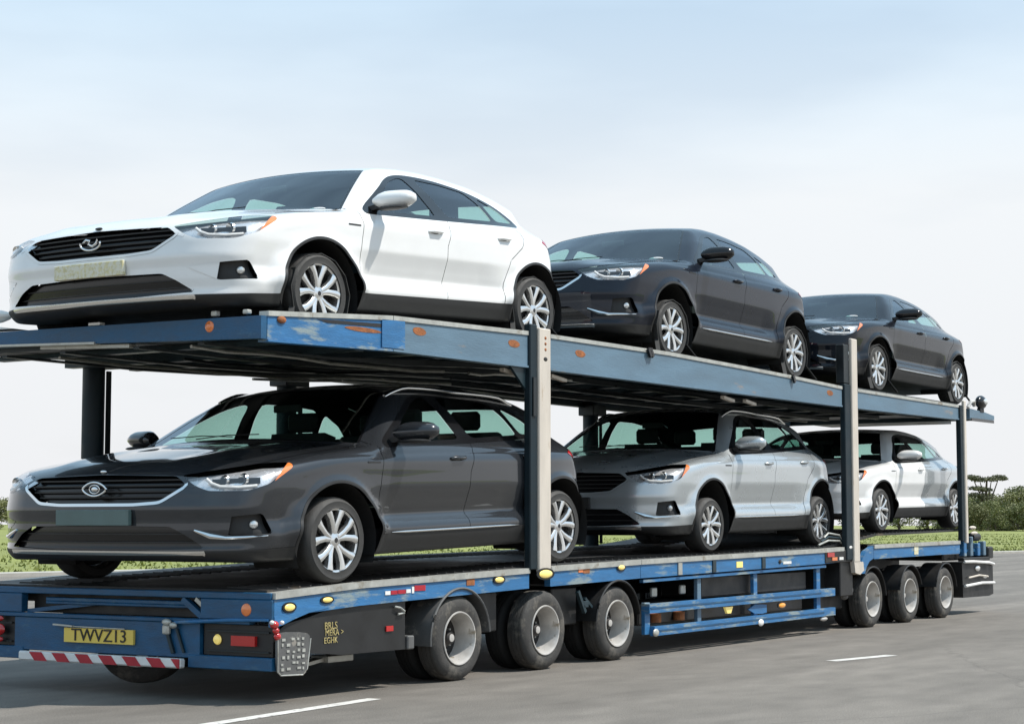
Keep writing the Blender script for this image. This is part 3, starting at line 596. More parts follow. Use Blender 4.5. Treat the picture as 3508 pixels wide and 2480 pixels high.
# wheels
def wheel_meshes():
    r = 0.355; b = MB()
    b.lathe([(0.262, -0.005), (0.285, 0.0), (0.318, -0.006), (0.338, 0.012), (0.352, 0.035), (0.355, 0.06), (0.355, 0.19), (0.35, 0.225), (0.33, 0.25), (0.27, 0.255), (0.255, 0.24), (0.262, 0.10)], 56, closed=True)
    tyre = b.mesh('tyre', M_TYRE, 40)
    b = MB(); b.lathe([(0.272, 0.0), (0.268, 0.008), (0.258, 0.014), (0.246, 0.018), (0.240, 0.20), (0.255, 0.235)], 56)
    for k in range(5):                                          # five pairs of splayed spokes
        a0 = 2 * math.pi * k / 5 + math.pi / 2
        for d in (-1, 1):
            a1 = a0 + d * R(7); a2 = a0 + d * R(22)
            def pt(rr, an, y): return Vector((rr * math.cos(an), y, rr * math.sin(an)))
            tn = lambda an: Vector((-math.sin(an), 0, math.cos(an)))
            rows = []
            for rr, an, w, y in ((0.045, a1, 0.020, 0.030), (0.12, a0 + d * R(10), 0.024, 0.020), (0.19, a0 + d * R(15), 0.026, 0.012), (0.252, a2 - d * R(3), 0.036, 0.010)):
                c_ = pt(rr, an, y); q = tn(an) * w
                rows.append([b.bm.verts.new(c_ - q), b.bm.verts.new(c_ - q * 0.4 + Vector((0, -0.010, 0))), b.bm.verts.new(c_ + q * 0.4 + Vector((0, -0.010, 0))), b.bm.verts.new(c_ + q), b.bm.verts.new(c_ + q + Vector((0, 0.04, 0))), b.bm.verts.new(c_ - q + Vector((0, 0.04, 0)))])
            for i in range(3):
                for j in range(6): b.bm.faces.new((rows[i][j], rows[i][(j + 1) % 6], rows[i + 1][(j + 1) % 6], rows[i + 1][j]))
    b.lathe([(0.001, 0.010), (0.030, 0.010), (0.040, 0.016), (0.062, 0.022), (0.066, 0.06)], 28)
    rim = b.mesh('rim', M_ALLOY, 40)
    b = MB(); b.lathe([(0.001, 0.008), (0.020, 0.008), (0.026, 0.014)], 20); cap = b.mesh('hub_cap', M_DARKMET, 40)
    b = MB(); b.lathe([(0.001, 0.085), (0.20, 0.085), (0.20, 0.10), (0.235, 0.17), (0.001, 0.17)], 40); disc = b.mesh('brake_disc', M_LINER, 40)
    return tyre, rim, cap, disc
WM = wheel_meshes()
WXS = 1.12
EMB_CAR = {}
def emblem(kind):
    b = MB(); n = 28
    def ell(rx, rz, y0, dy=0.0, a0=0, a1=2 * math.pi, point=0.0): return [(XE - 0.012 - XO, y0 + rx * math.cos(t_) * (1 + point * abs(math.cos(t_)) ** 6), 0.805 + dy + rz * math.sin(t_)) for t_ in [a0 + (a1 - a0) * k / n for k in range(n + 1)]]
    if kind == 'eye':
        b.tube(ell(0.105, 0.055, 0, point=0.22), 0.010, 8, False); b.ball((XE - 0.012 - XO, 0, 0.805), (0.012, 0.036, 0.022)); b.tube(ell(0.055, 0.034, 0), 0.006, 8, False)
    else:
        b.tube(ell(0.115, 0.052, 0, 0, R(165), R(375)), 0.010, 8); b.tube([(XE - 0.014 - XO, y, z) for y, z in ((0.085, 0.820), (0.045, 0.842), (0.0, 0.832), (0.02, 0.805), (-0.03, 0.785), (-0.075, 0.81), (-0.085, 0.845))], [0.006, 0.011, 0.012, 0.012, 0.013, 0.012, 0.006], 8)
    return b.mesh('emblem', M_CHROME, 60)
EMBM = {k: emblem(k) for k in ('eye', 'wing')}
b = MB(); b.ball((front_x(0.0, 0.93) - 0.002 - XO, 0.0, 0.945), (0.012, 0.035, 0.014)); HOODB = b.mesh('hood_badge', M_CHROME, 60)
b = MB(); b.ball((front_x(0.0, 0.93) - 0.002 - XO, 0.0, 0.945), (0.012, 0.045, 0.012)); HOODBK = b.mesh('hood_badge', M_INK, 60)

def make_car(label, paintm, plate, emb, rail, silltrim, surround, loc, pitch, s, extra=None, zs=1.0):
    root = empty('crossover_car'); tag(root, label, 'car', 'new cars carried on the transporter')
    objs = []
    for p in PIECES:
        if p['key'] == 'roofrail' and not rail: objs.append(None); continue
        if p['key'] == 'silltrim' and not silltrim: objs.append(None); continue
        if p['key'] == 'accent' and not silltrim: objs.append(None); continue
        o = bpy.data.objects.new(p['name'], p['me']); C.objects.link(o)
        o.parent = objs[p['parent']] if p['parent'] is not None else root
        m = None
        if p['paint']: m = paintm
        if p['key'] == 'gap' and paintm is P_WHITE: m = M_SHUT
        if p['key'] == 'plate': m = plate
        if p['key'] == 'grille_surround': m = surround
        if p['key'] == 'mirror' and extra and 'mirror' in extra: m = extra['mirror']
        if p['key'] == 'fogblade' and surround is M_CHROME: m = M_CHROME if False else paintm
        if p['key'] in ('rear_door', 'rear_quarter_panel') and extra and 'rear' in extra: m = extra['rear']; o['label'] = 'grey rear side panel' if p['key'] != 'rear_door' else 'grey rear door'
        if m is not None and p['me'].materials: o.material_slots[0].link = 'OBJECT'; o.material_slots[0].material = m
        objs.append(o)
    gi_obj = objs[gi]
    e = bpy.data.objects.new('emblem', EMBM[emb]); C.objects.link(e); e.parent = gi_obj
    e = bpy.data.objects.new('hood_badge', HOODB if emb == 'eye' else HOODBK); C.objects.link(e); e.parent = root
    for cx in (0.0, 3.6):
        for sy in (-1, 1):
            w = empty('wheel', (cx - XO, sy * 1.462, 0.355 / zs), root); w.scale = (WXS, 1, 1 / zs)
            if sy > 0: w.rotation_euler = (0, 0, math.pi)
            for me, nm in zip(WM, ('tyre', 'rim', 'hub_cap', 'brake_disc')):
                o = bpy.data.objects.new(nm, me); C.objects.link(o); o.parent = w
    hx = XO * s * math.cos(pitch); hz = XO * s * math.sin(pitch)
    root.location = (loc[0] + hx, loc[1], loc[2] + hz); root.rotation_euler = (0, -pitch, 0); root.scale = (s, s, s * zs)
    if emb == 'eye':
        xf = float(front_x(0.40, 0.58)); MB().box((xf - 0.036 - XO, -0.398, 0.522), (xf - 0.028 - XO, -0.352, 0.633), 0).build('plate_edge', M_WHITEP, objs[PL])
    if extra and 'paper_reflection' in extra:
        for (px, py) in extra['paper_reflection']:
            z_ = top_z(px, py); b = MB(); b.ball((px - XO, py, z_ - 0.02), (0.03, 0.10, 0.018)); b.build('paper_reflection_spot', M_PAPER_REFL, root, 60)  # white paper; on the slate car also a dashboard reflection modelled as a spot
    return root
CY = 11.70
make_car('glossy white crossover at the rear end of the upper deck', P_WHITE, M_PLATEK, 'wing', False, False, P_WHITE, (13.12, CY, 3.176), R(3.1), 1.02, dict(paper_reflection=[(0.60, -0.98)]))
make_car('dark slate crossover in the middle of the upper deck, behind the white one', P_SLATE, M_SKIRT, 'wing', False, True, M_CHROME, (19.96, CY, 3.455), 0.0, 1.01, dict(mirror=M_GLOSS, paper_reflection=[(0.62, -0.92), (0.58, 0.9)]), 1.09)
make_car('charcoal crossover farthest along the upper deck, by the front end', P_SLATE2, M_SKIRT, 'wing', False, True, P_SLATE2, (26.74, CY, 3.462), 0.0, 1.005, dict(mirror=M_GLOSS, paper_reflection=[(0.62, -0.8)]))
make_car('large dark grey crossover at the rear of the lower deck with blank grey plate', P_GREY, M_PLATEG, 'eye', True, True, M_CHROME, (13.28, CY, 0.975), R(1.74), 1.075)
make_car('silver crossover with roof rails in the middle of the lower deck', P_SILVER, M_SKIRT, 'wing', True, True, P_SILVER, (21.12, CY, 1.135), R(0.92), 0.96, None, 1.14)
make_car('white crossover with grey rear panels at the front of the lower deck', P_WHITE, M_SKIRT, 'wing', False, False, P_WHITE, (27.05, CY, 1.362), R(0.8), 0.935, dict(rear=P_SILVER), 1.0)
# ------------------------------------------------------------ the car transporter
TX, TY = 21.0, 11.95
YN, YF = 10.05, 13.85                     # near and far side faces
OFF = (TX, TY, 0)
tr = empty('car_transporter', OFF)
tag(tr, 'long blue two-deck car transporter carrying six cars on the road', 'car transporter')
def P(name, mb, m, parent=None, smooth=35, label=None):
    o = mb.build(name, m, parent or tr, smooth, OFF)
    if label: o['label'] = label
    return o
def sub(name, me, m, loc, parent, rot=(0, 0, 0), base=None):
    o = bpy.data.objects.new(name, me); C.objects.link(o); o.parent = parent
    o.location = tuple(loc[i] - OFF[i] for i in range(3)); o.rotation_euler = rot; return o
rail_z = table([12, 12.31, 13.46, 16.5, 18.83, 24.14, 25.5, 30.3], [0.92, 0.925, 0.98, 1.05, 1.09, 1.15, 1.18, 1.215], 0.0, 11, 33)
deck_l = table([12.2, 13.28, 17.1, 20.8, 24.3, 25.3, 26.3, 30.3], [0.945, 0.972, 1.085, 1.125, 1.178, 1.25, 1.345, 1.40], 0.0, 11, 33)
up_z = table([12.18, 13.98, 16.42, 19.5, 22.5, 24.87, 30.07, 31.7], [3.285, 3.41, 3.475, 3.50, 3.47, 3.42, 3.42, 3.35], 0.0, 11, 33)
up_b = table([12.18, 13.98, 16.42, 19.5, 24.87, 30.07, 31.7], [3.045, 3.10, 3.115, 3.13, 3.15, 3.20, 3.24], 0.0, 11, 33)
deck_u = table([12.2, 13.1, 16.8, 19.0, 24.0, 25.5, 31.0], [3.128, 3.178, 3.378, 3.452, 3.452, 3.460, 3.458], 0.0, 11, 33)
def strip(mb, xs, ztop, zbot, y0, y1):
    """solid running along X between two height curves"""
    prev = None
    for x in xs:
        q = [mb.bm.verts.new((x, y, z)) for y, z in ((y0, zbot(x)), (y1, zbot(x)), (y1, ztop(x)), (y0, ztop(x)))]
        if prev:
            for k in range(4): mb.bm.faces.new((prev[k], prev[(k + 1) % 4], q[(k + 1) % 4], q[k]))
        else: mb.bm.faces.new(q)
        prev = q
    mb.bm.faces.new(prev[::-1]); return mb
sh = lambda f, d: (lambda x: f(x) + d)

# --- lower deck floor: plates, two wheel tracks, side rails
xs_all = [12.33, 13.28, 14.5, 15.8, 17.1, 18.4, 19.6, 20.8, 22.0, 23.2, 24.3, 25.3, 26.3, 28.0, 30.2]
for i in range(len(xs_all) - 1):
    a, b_ = xs_all[i] + 0.008, xs_all[i + 1] - 0.008
    P('deck_plate', strip(MB(), [a, b_], sh(deck_l, -0.004), sh(deck_l, -0.035), YN + 0.10, YF - 0.10), M_DECK)
for y0, y1 in ((10.17, 10.72), (12.62, 13.25)):                       # raised anti-slip ribs under each wheel line
    mb = MB()
    for k in range(118):
        x = 12.5 + k * 0.15; mb.bar((x, y0, deck_l(x) + 0.002), (x, y1, deck_l(x) + 0.002), 0.022, 0.014)
    tag(P('tread_ribs', mb, M_DECK), kind='stuff')
segs = [(12.31, 16.38), (16.80, 18.78), (18.79, 24.80)]
for y_, s_, nm in ((YN, 1, 'side_rail'), (YF, -1, 'side_rail')):
    for a, b_ in segs + [(25.95, 29.75)]:
        zb_ = sh(rail_z, -0.205)
        if a < 13: zb_ = lambda x: rail_z(x) - (0.205 if x > 13.1 else 0.30)
        xs = [a] + [x for x in np.arange(math.ceil(a * 2) / 2, b_, 0.5) if x > a + 0.05] + [b_]
        col = M_BLUEL if s_ == 1 else M_BLUE  # near rail takes the sunlit tone, far rail the shaded one
        P(nm, strip(MB(), xs, sh(rail_z, -0.055), zb_ if a > 13 else sh(rail_z, -0.205), y_, y_ + s_ * 0.07), col)
        lip = P('rail_lip', strip(MB(), xs, rail_z, sh(rail_z, -0.052), y_ - s_ * 0.015, y_ + s_ * 0.10), M_GALV)
# rear corner gusset, curving up into the rail
P('corner_gusset', MB().prism([(12.31, 0.725), (12.31, 0.64), (12.42, 0.655), (12.58, 0.70), (12.78, 0.745), (13.05, 0.775), (13.05, 0.80), (12.6, 0.79)], 1, YN - 0.004, YN + 0.06), M_BLUEL)
# front rail start: quarter arch behind the second post
P('rail_arch', MB().prism([(25.42, 0.86), (25.50, 0.98), (25.66, 1.10), (25.94, 1.165), (25.94, 0.99), (25.78, 0.95), (25.66, 0.87), (25.60, 0.78), (25.44, 0.78)], 1, YN, YN + 0.07), M_BLUEL)
# inner longitudinal beams and cross members of the chassis
for y_ in (11.25, 12.55): P('chassis_beam', strip(MB(), [12.5, 25.0, 30.2], lambda x: 0.90, lambda x: 0.62, y_, y_ + 0.14), M_SKIRT)
for k in range(22):
    x = 12.9 + k * 0.8; P('cross_member', MB().box((x, YN + 0.12, rail_z(x) - 0.19), (x + 0.09, YF - 0.12, rail_z(x) - 0.06), 0), M_SKIRT)
# --- rear face
rf = P('rear_panel', MB().box((12.30, 10.86, 0.355), (12.36, 13.10, 0.655)), M_BLUE)
P('rear_top_beam', MB().box((12.285, YN + 0.02, 0.868), (12.40, YF - 0.02, 0.925)), M_BLUE)
P('rear_mid_beam', MB().box((12.285, YN + 0.25, 0.655), (12.37, YF - 0.02, 0.692)), M_BLUE)
P('corner_plate', MB().box((12.283, YN + 0.003, 0.695), (12.37, 10.84, 0.866)), M_BLUE); P('corner_plate', MB().box((12.283, 13.00, 0.695), (12.37, YF - 0.003, 0.866)), M_BLUE)
P('ramp_slot', MB().box((12.44, 10.84, 0.690), (12.50, 13.00, 0.868)), M_SKIRT)
P('ramp', MB().box((12.34, 11.02, 0.80), (13.2, 12.75, 0.835)).box((12.34, 11.02, 0.775), (12.38, 12.75, 0.80)), M_BLUE)
P('ramp', MB().bar((12.36, 12.98, 0.705), (12.40, 12.05, 0.80), 0.05, 0.035), M_BLUE)
P('slot_edge', MB().bar((12.32, 10.84, 0.71), (12.32, 11.06, 0.855), 0.05, 0.05), M_BLUE)
P('slot_edge', MB().bar((12.30, 10.90, 0.86), (12.30, 10.70, 0.72), 0.03, 0.035), M_GALV)
P('rear_sill_beam', MB().box((12.29, YN + 0.01, 0.275), (12.38, 10.98, 0.385)), M_BLUE); P('rear_sill_beam', MB().box((12.29, 12.98, 0.275), (12.38, YF - 0.01, 0.385)), M_BLUE)
# lamp recesses
for y0, y1, side in ((10.08, 10.84, 1), (13.12, 13.82, -1)):
    bx = P('lamp_housing', MB().box((12.335, y0, 0.387), (12.42, y1, 0.653), 0.004), M_SKIRT)
    P('lamp_frame', MB().box((12.315, y0 + 0.03, 0.585), (12.334, y1 - 0.05, 0.600), 0).box((12.315, y0 + 0.03, 0.42), (12.334, y1 - 0.05, 0.432), 0), M_STEEL, bx)
    yr = (10.28, 10.55) if side == 1 else (13.40, 13.62)
    P('stop_lamp', MB().box((12.30, yr[0] - 0.03, 0.475), (12.334, yr[0] + 0.23, 0.560), 0.012), M_RED, bx)
    l = MB(); l.lathe([(0.001, -0.02), (0.035, -0.014), (0.045, 0.0)], 20); me = l.mesh('indicator_lamp', M_YLAMP); o = sub('indicator_lamp', me, None, (12.325, 10.68 if side == 1 else 13.70, 0.52), bx, (0, 0, R(-90)))
l = MB(); l.ball((12.28, 13.28, 0.53), (0.03, 0.075, 0.055)).ball((12.285, 13.28, 0.63), (0.02, 0.05, 0.025)).ball((12.285, 13.28, 0.44), (0.02, 0.05, 0.025)); P('tail_lamp', l, M_RED)
P('lever_bar', MB().tube([(12.27, 11.12, 0.655), (12.26, 10.98, 0.662), (12.27, 10.5, 0.690), (12.275, YN + 0.03, 0.700)], [0.012, 0.016, 0.016, 0.012], 8), M_BLUEL)
P('latch', MB().ball((12.26, 11.20, 0.655), (0.03, 0.05, 0.03)).ball((12.255, 11.12, 0.63), (0.025, 0.04, 0.028)).box((12.25, 11.17, 0.55), (12.29, 11.25, 0.63), 0.01), M_GALV)
P('latch_rod', MB().bar((12.28, 11.22, 0.60), (12.285, 11.14, 0.39), 0.03).bar((12.28, 11.10, 0.60), (12.285, 11.02, 0.40), 0.02), M_STEELB)
for y_ in (10.33, 13.6):
    l = MB(); l.lathe([(0.001, -0.012), (0.022, -0.012), (0.05, -0.004), (0.055, 0.004)], 20); sub('marker_lamp', l.mesh('marker_lamp', M_ORANGE), None, (12.28, y_, 0.78), tr, (0, 0, R(-90)))
# number plate with raised characters
pb = P('number_plate', MB().box((12.272, 11.60, 0.445), (12.298, 12.44, 0.572), 0.01), M_PLATEY)
tm = text_mesh('TWVZ13', 0.155, 0.003, M_INK); tm.transform(Matrix.Diagonal((1.12, 1, 1, 1)))
sub('lettering', tm, None, (12.268, 12.01, 0.508), pb, (R(90), 0, R(-90)))
P('plate_hood', MB().bar((12.262, 12.56, 0.598), (12.262, 12.32, 0.588), 0.03, 0.014).bar((12.268, 12.34, 0.586), (12.268, 11.7, 0.580), 0.016, 0.008), M_GALV, pb)
# red and white hazard bar
hz = P('hazard_bar', MB().box((12.215, 11.00, 0.268), (12.285, 12.96, 0.350), 0.012), M_WHITEP)
for k in range(7):
    y0 = 12.74 - k * 0.285; q = [(y0, 0.270), (y0 - 0.155, 0.270), (y0 - 0.155 + 0.075, 0.348), (y0 + 0.075, 0.348)]
    q = [(min(max(a, 11.005), 12.955), z) for a, z in q]
    P('red_stripe', MB().prism(q, 0, 12.209, 12.214), M_REDP, hz)
# right rear corner: hanging red lamps, pale chequered mudflap
P('hanging_lamp', MB().ball((12.29, 10.03, 0.665), (0.045, 0.035, 0.032)).ball((12.31, 10.03, 0.615), (0.03, 0.03, 0.028)).ball((12.33, 10.03, 0.565), (0.035, 0.03, 0.032)), M_RED)
l = MB().ball((12.245, 10.02, 0.685), (0.022, 0.02, 0.018)).ball((12.345, 9.995, 0.68), (0.02, 0.02, 0.018)); P('reflector_bead', l, M_WHITEP)
mf = P('mudflap', MB().prism(smooth_poly([(12.31, 0.57), (12.36, 0.60), (12.70, 0.585), (12.77, 0.54), (12.72, 0.25), (12.66, 0.225), (12.36, 0.245), (12.32, 0.29)], 1), 1, YN - 0.03, YN - 0.012), M_FENDER)
l = MB(); rr = random.Random(3)
for i in range(5):
    for j in range(6):
        x = 12.37 + i * 0.068 + rr.uniform(-.008, .008); z = 0.275 + j * 0.050 + rr.uniform(-.006, .006)
        if rr.random() < 0.85: l.box((x, YN - 0.037, z), (x + rr.uniform(.02, .05), YN - 0.031, z + rr.uniform(.014, .03)), 0)
P('tread_pattern', l, M_GALV, mf)
P('flap_edge', MB().tube([(12.325, YN - 0.03, 0.56), (12.33, YN - 0.03, 0.27), (12.37, YN - 0.03, 0.24), (12.66, YN - 0.03, 0.228), (12.72, YN - 0.03, 0.27), (12.765, YN - 0.03, 0.53)], 0.007, 6), M_GALV, mf)
# black side skirt with faded writing and a red reflector
sk = P('side_skirt', MB().prism([(12.80, 0.40), (13.30, 0.355), (14.24, 0.35), (14.24, 0.795), (13.1, 0.76), (12.80, 0.70), (12.5, 0.66), (12.40, 0.60), (12.40, 0.42)], 1, YN + 0.03, YN + 0.09), M_SKIRT)
for i_, (tx, zz, sz) in enumerate((('BRLS', 0.615, 0.088), ('MERA >', 0.555, 0.078), ('EGHK', 0.490, 0.075))):
    sub('lettering', text_mesh(tx, sz, 0.002, M_YINK), None, (13.12 + (0.05 if i_ == 1 else 0), YN + 0.026, zz), sk, (R(90), 0, 0))
P('reflector', MB().box((13.93, YN + 0.015, 0.525), (14.04, YN + 0.028, 0.575), 0.003), M_RED, sk)
P('hose', MB().tube([(14.05, YN + 0.01, 0.745), (14.12, YN, 0.735), (14.19, YN, 0.70), (14.20, YN + 0.01, 0.685), (14.10, YN + 0.01, 0.675)], 0.010, 8), M_GALV, sk)
P('leaf_spring', MB().bar((12.9, YN + 0.35, 0.24), (13.4, YN + 0.35, 0.30), 0.10, 0.03).box((13.38, YN + 0.25, 0.27), (13.75, YN + 0.45, 0.33)), M_GALV)
# --- wheels
def truck_wheel_meshes():
    b = MB(); r = 0.405
    b.lathe([(0.243, 0.004), (0.262, 0.0), (0.29, -0.008), (0.33, -0.010), (0.368, 0.002), (0.393, 0.022), (0.402, 0.036), (0.402, 0.055), (0.394, 0.060), (0.402, 0.066), (0.405, 0.095), (0.396, 0.100), (0.405, 0.106), (0.405, 0.140), (0.396, 0.145), (0.403, 0.15), (0.40, 0.19), (0.37, 0.21), (0.30, 0.22), (0.25, 0.215), (0.243, 0.12)], 60, closed=True)
    ty = b.mesh('tyre', M_TTYRE, 35)
    b = MB(); b.lathe([(0.257, -0.002), (0.254, -0.012), (0.243, -0.011), (0.237, 0.004), (0.232, 0.03), (0.218, 0.13), (0.205, 0.20), (0.196, 0.205)], 56)
    rim = b.mesh('rim', M_RIMW, 30)
    b = MB(); b.lathe([(0.001, 0.085), (0.050, 0.088), (0.064, 0.10), (0.068, 0.15), (0.095, 0.165), (0.11, 0.205), (0.15, 0.212)], 28)
    b.lathe([(0.148, 0.212), (0.165, 0.20), (0.200, 0.202), (0.206, 0.196)], 40)
    hub = b.mesh('hub', M_HUB, 30)
    b = MB()
    for k in range(10):
        t_ = 2 * math.pi * k / 10; b.tube([(0.125 * math.cos(t_), 0.178, 0.125 * math.sin(t_)), (0.125 * math.cos(t_), 0.212, 0.125 * math.sin(t_))], 0.011, 6)
    nuts = b.mesh('wheel_nut', M_GALV, 30)
    b = MB(); b.lathe([(0.001, 0.080), (0.036, 0.082), (0.040, 0.095)], 20); cap = b.mesh('hub_cap', M_RIMW, 30)
    return ty, rim, hub, nuts, cap
TW = truck_wheel_meshes()
TWI = TW[0].copy(); TWI.materials.clear(); TWI.materials.append(M_LINER)  # inner tyres blackened: shade between the twin wheels put into the colour
AX = (15.12, 16.72, 18.26, 25.90, 27.45, 29.05)
for i, ax in enumerate(AX):
    for y_, rz in ((YN + 0.015, 0), (YF - 0.015, math.pi)):
        w = empty('wheel', (ax - TX, y_ - TY, 0.405), tr); w.scale = (1.08, 1, 1); w.rotation_euler = (0, 0, rz)
        o = bpy.data.objects.new('inner_tyre', TWI); C.objects.link(o); o.parent = w; o.location = (0, 0.27, 0)
        for me in TW:
            o = bpy.data.objects.new(me.name, me); C.objects.link(o); o.parent = w
            if me.name.startswith('wheel_nut'): o.rotation_euler = (0, i * 0.7, 0); tag(o, kind='stuff')
    P('axle', MB().tube([(ax, YN + 0.2, 0.405), (ax, YF - 0.2, 0.405)], 0.065, 12), M_SKIRT)
sp = empty('spare_wheel', (12.80 - TX, 12.05 - TY, 0.455), tr); sp.rotation_euler = (0, 0, R(-78)); sp.scale = (1.15, 1, 1)
o = bpy.data.objects.new('tyre', TW[0]); C.objects.link(o); o.parent = sp; o = bpy.data.objects.new('rim', TW[1]); C.objects.link(o); o.parent = sp
# mudguards: grey arcs over the first and third axle
def guard(ax, a0, a1, r0=0.47, m=M_FENDER):
    b = MB(); prev = None; n = 20
    for k in range(n + 1):
        an = R(a0 + (a1 - a0) * k / n); q = []
        for y_, rr in ((YN + 0.0, r0), (YN + 0.32, r0), (YN + 0.32, r0 + 0.012), (YN + 0.0, r0 + 0.012)): q.append(b.bm.verts.new((ax + 1.08 * rr * math.cos(an), y_, 0.405 + rr * math.sin(an))))
        if prev:
            for j in range(4): b.bm.faces.new((prev[j], prev[(j + 1) % 4], q[(j + 1) % 4], q[j]))
        else: b.bm.faces.new(q)
        prev = q
    b.bm.faces.new(prev[::-1])
    # rolled outer lip
    b.tube([(ax + 1.08 * (r0 + 0.006) * math.cos(R(a0 + (a1 - a0) * k / n)), YN - 0.004, 0.405 + (r0 + 0.006) * math.sin(R(a0 + (a1 - a0) * k / n))) for k in range(n + 1)], 0.014, 6)
    return P('mudguard', b, m)
guard(AX[0], 5, 186); guard(AX[2], 10, 175, 0.462, M_SKIRT); guard(AX[3], 5, 130, 0.455, M_SKIRT); guard(AX[4], 20, 168, 0.452, M_SKIRT); guard(AX[5], 10, 168, 0.452, M_SKIRT)
P('mudguard_apron', MB().box((14.27, YN + 0.015, 0.345), (14.375, YN + 0.20, 0.47), 0.01), M_FENDER)
# dark bogie boxes, air bags and brackets between the wheels
for x0, x1 in ((15.45, 16.02), (17.10, 17.62)):
    P('bogie_box', MB().box((x0, YN + 0.16, 0.42), (x1, YN + 0.75, 0.82), 0.015), M_SKIRT)
for x in (15.72, 17.32, 26.55, 28.15): P('air_bag', MB().tube([(x, YN + 0.3, 0.30), (x, YN + 0.3, 0.36), (x, YN + 0.3, 0.5)], [0.10, 0.13, 0.10], 14), M_SKIRT)
P('bracket', MB().bar((17.45, YN + 0.05, 0.78), (17.60, YN + 0.05, 0.55), 0.04).bar((17.60, YN + 0.05, 0.70), (17.75, YN + 0.05, 0.60), 0.03).box((17.56, YN + 0.03, 0.60), (17.66, YN + 0.09, 0.67)), M_STEELB)
# --- side lamps along the rail
def side_lamp(x, z, m, rx=0.07, rz=0.030, yy=YN, nm='marker_lamp'):
    rx *= 0.82; rz *= 0.82
    bz = P(nm, MB().prism([(x + rx * 1.35 * math.cos(t_), z + rz * 1.45 * math.sin(t_)) for t_ in [2 * math.pi * k / 18 for k in range(18)]], 1, yy - 0.012, yy - 0.001), M_GLOSS)
    P('lens', MB().ball((x, yy - 0.012, z), (rx, 0.018, rz)), m, bz); return bz
side_lamp(12.50, 0.800, M_YLAMP, 0.085, 0.038); side_lamp(13.02, 0.845, M_YLAMP, 0.085, 0.028)
side_lamp(15.80, 0.945, M_YLAMP, 0.10, 0.034); side_lamp(16.60, 0.985, M_YLAMP, 0.16, 0.052, YN - 0.055); side_lamp(18.32, 1.015, M_YLAMP, 0.09, 0.034)
def tape(x0, x1, z, h, m): P('reflective_tape', MB().box((x0, YN - 0.006, z - h / 2), (x1, YN - 0.0015, z + h / 2), 0), m)
for i, (x0, x1, m) in enumerate(((13.88, 13.96, M_WHITEP), (13.97, 14.07, M_REDP), (14.08, 14.20, M_REDP), (14.21, 14.28, M_WHITEP))): tape(x0, x1, rail_z(x0) - 0.115, 0.035, m)
tape(14.34, 14.52, 0.905, 0.05, M_REDP); tape(14.30, 14.335, 0.89, 0.06, M_WHITEP); tape(15.22, 15.36, 0.935, 0.06, M_RUST); tape(17.48, 17.62, 0.995, 0.05, M_RUST); tape(17.38, 17.475, 1.0, 0.04, M_ORANGE)
# --- side guard between the two axle groups
z_hi, z_lo = 0.525, 0.285
G0, G1 = 18.98, 24.45
sg = P('guard_rail', MB().bar((G0, YN + 0.02, 0.535), (G1, YN + 0.02, 0.555), 0.06, 0.105), M_BLUEL)
P('guard_groove', MB().bar((G0 + 0.02, YN - 0.0105, 0.540), (G1 - 0.5, YN - 0.0105, 0.556), 0.012, 0.018), M_BLUE, sg)
sg2 = P('guard_rail', MB().bar((G0 + 0.12, YN + 0.02, 0.275), (G1, YN + 0.02, 0.290), 0.06, 0.105), M_BLUEL)
P('guard_groove', MB().bar((G0 + 0.2, YN - 0.0105, 0.280), (G1 - 0.4, YN - 0.0105, 0.292), 0.012, 0.018), M_BLUE, sg2)
P('frame_rail', MB().bar((G0 - 0.1, YN + 0.04, rail_z(19) - 0.215 - 0.028), (G1 - 0.25, YN + 0.04, rail_z(24.2) - 0.24), 0.05, 0.035), M_BLUEL)
for x, z0, z1, w in ((18.98, 0.24, 0.60, 0.07), (20.32, 0.30, 0.84, 0.055), (21.92, 0.30, 0.86, 0.06), (23.95, 0.29, 0.90, 0.07)):
    P('guard_post', MB().box((x, YN + 0.052, z0), (x + w * 1.8, YN + 0.10, z1), 0.004), M_BLUEL if x != 20.32 else M_FADED)
P('guard_bolt', MB().ball((19.12, YN - 0.015, 0.26), (0.07, 0.02, 0.045)), M_GALV); P('guard_bolt', MB().ball((21.98, YN - 0.015, 0.245), (0.08, 0.02, 0.045)), M_WHITEP); P('guard_bolt', MB().ball((24.1, YN + 0.02, 0.20), (0.12, 0.03, 0.03)), M_RIMW)
P('guard_bracket', MB().prism([(21.70, 0.42), (21.90, 0.47), (22.10, 0.47), (22.26, 0.46), (22.26, 0.36), (22.1, 0.35), (21.9, 0.36)], 1, YN + 0.03, YN + 0.05), M_BLUEL)
for x, z in ((19.30, 0.71), (20.03, 0.72)): P('air_tank_strap', MB().box((x, YN + 0.12, z - 0.055), (x + 0.12, YN + 0.16, z + 0.05), 0.01), M_GALV)
for x in (19.40, 20.0): P('valve', MB().tube([(x, YN + 0.14, 0.36), (x, YN + 0.14, 0.46)], 0.07, 12), M_RUST)
P('work_lamp', MB().prism([(21.02, 0.475), (21.24, 0.475), (21.18, 0.395), (21.08, 0.395)], 1, YN + 0.02, YN + 0.05), M_YLAMP)
side_lamp(22.72, 0.435, M_AMBER, 0.13, 0.042, YN + 0.03)
P('tool_box', MB().box((20.6, YN + 0.14, 0.60), (23.8, YN + 0.7, 0.86), 0.02), M_SKIRT); P('tool_box', MB().box((19.1, YN + 0.2, 0.33), (23.8, YN + 0.8, 0.58), 0.02), M_SKIRT)
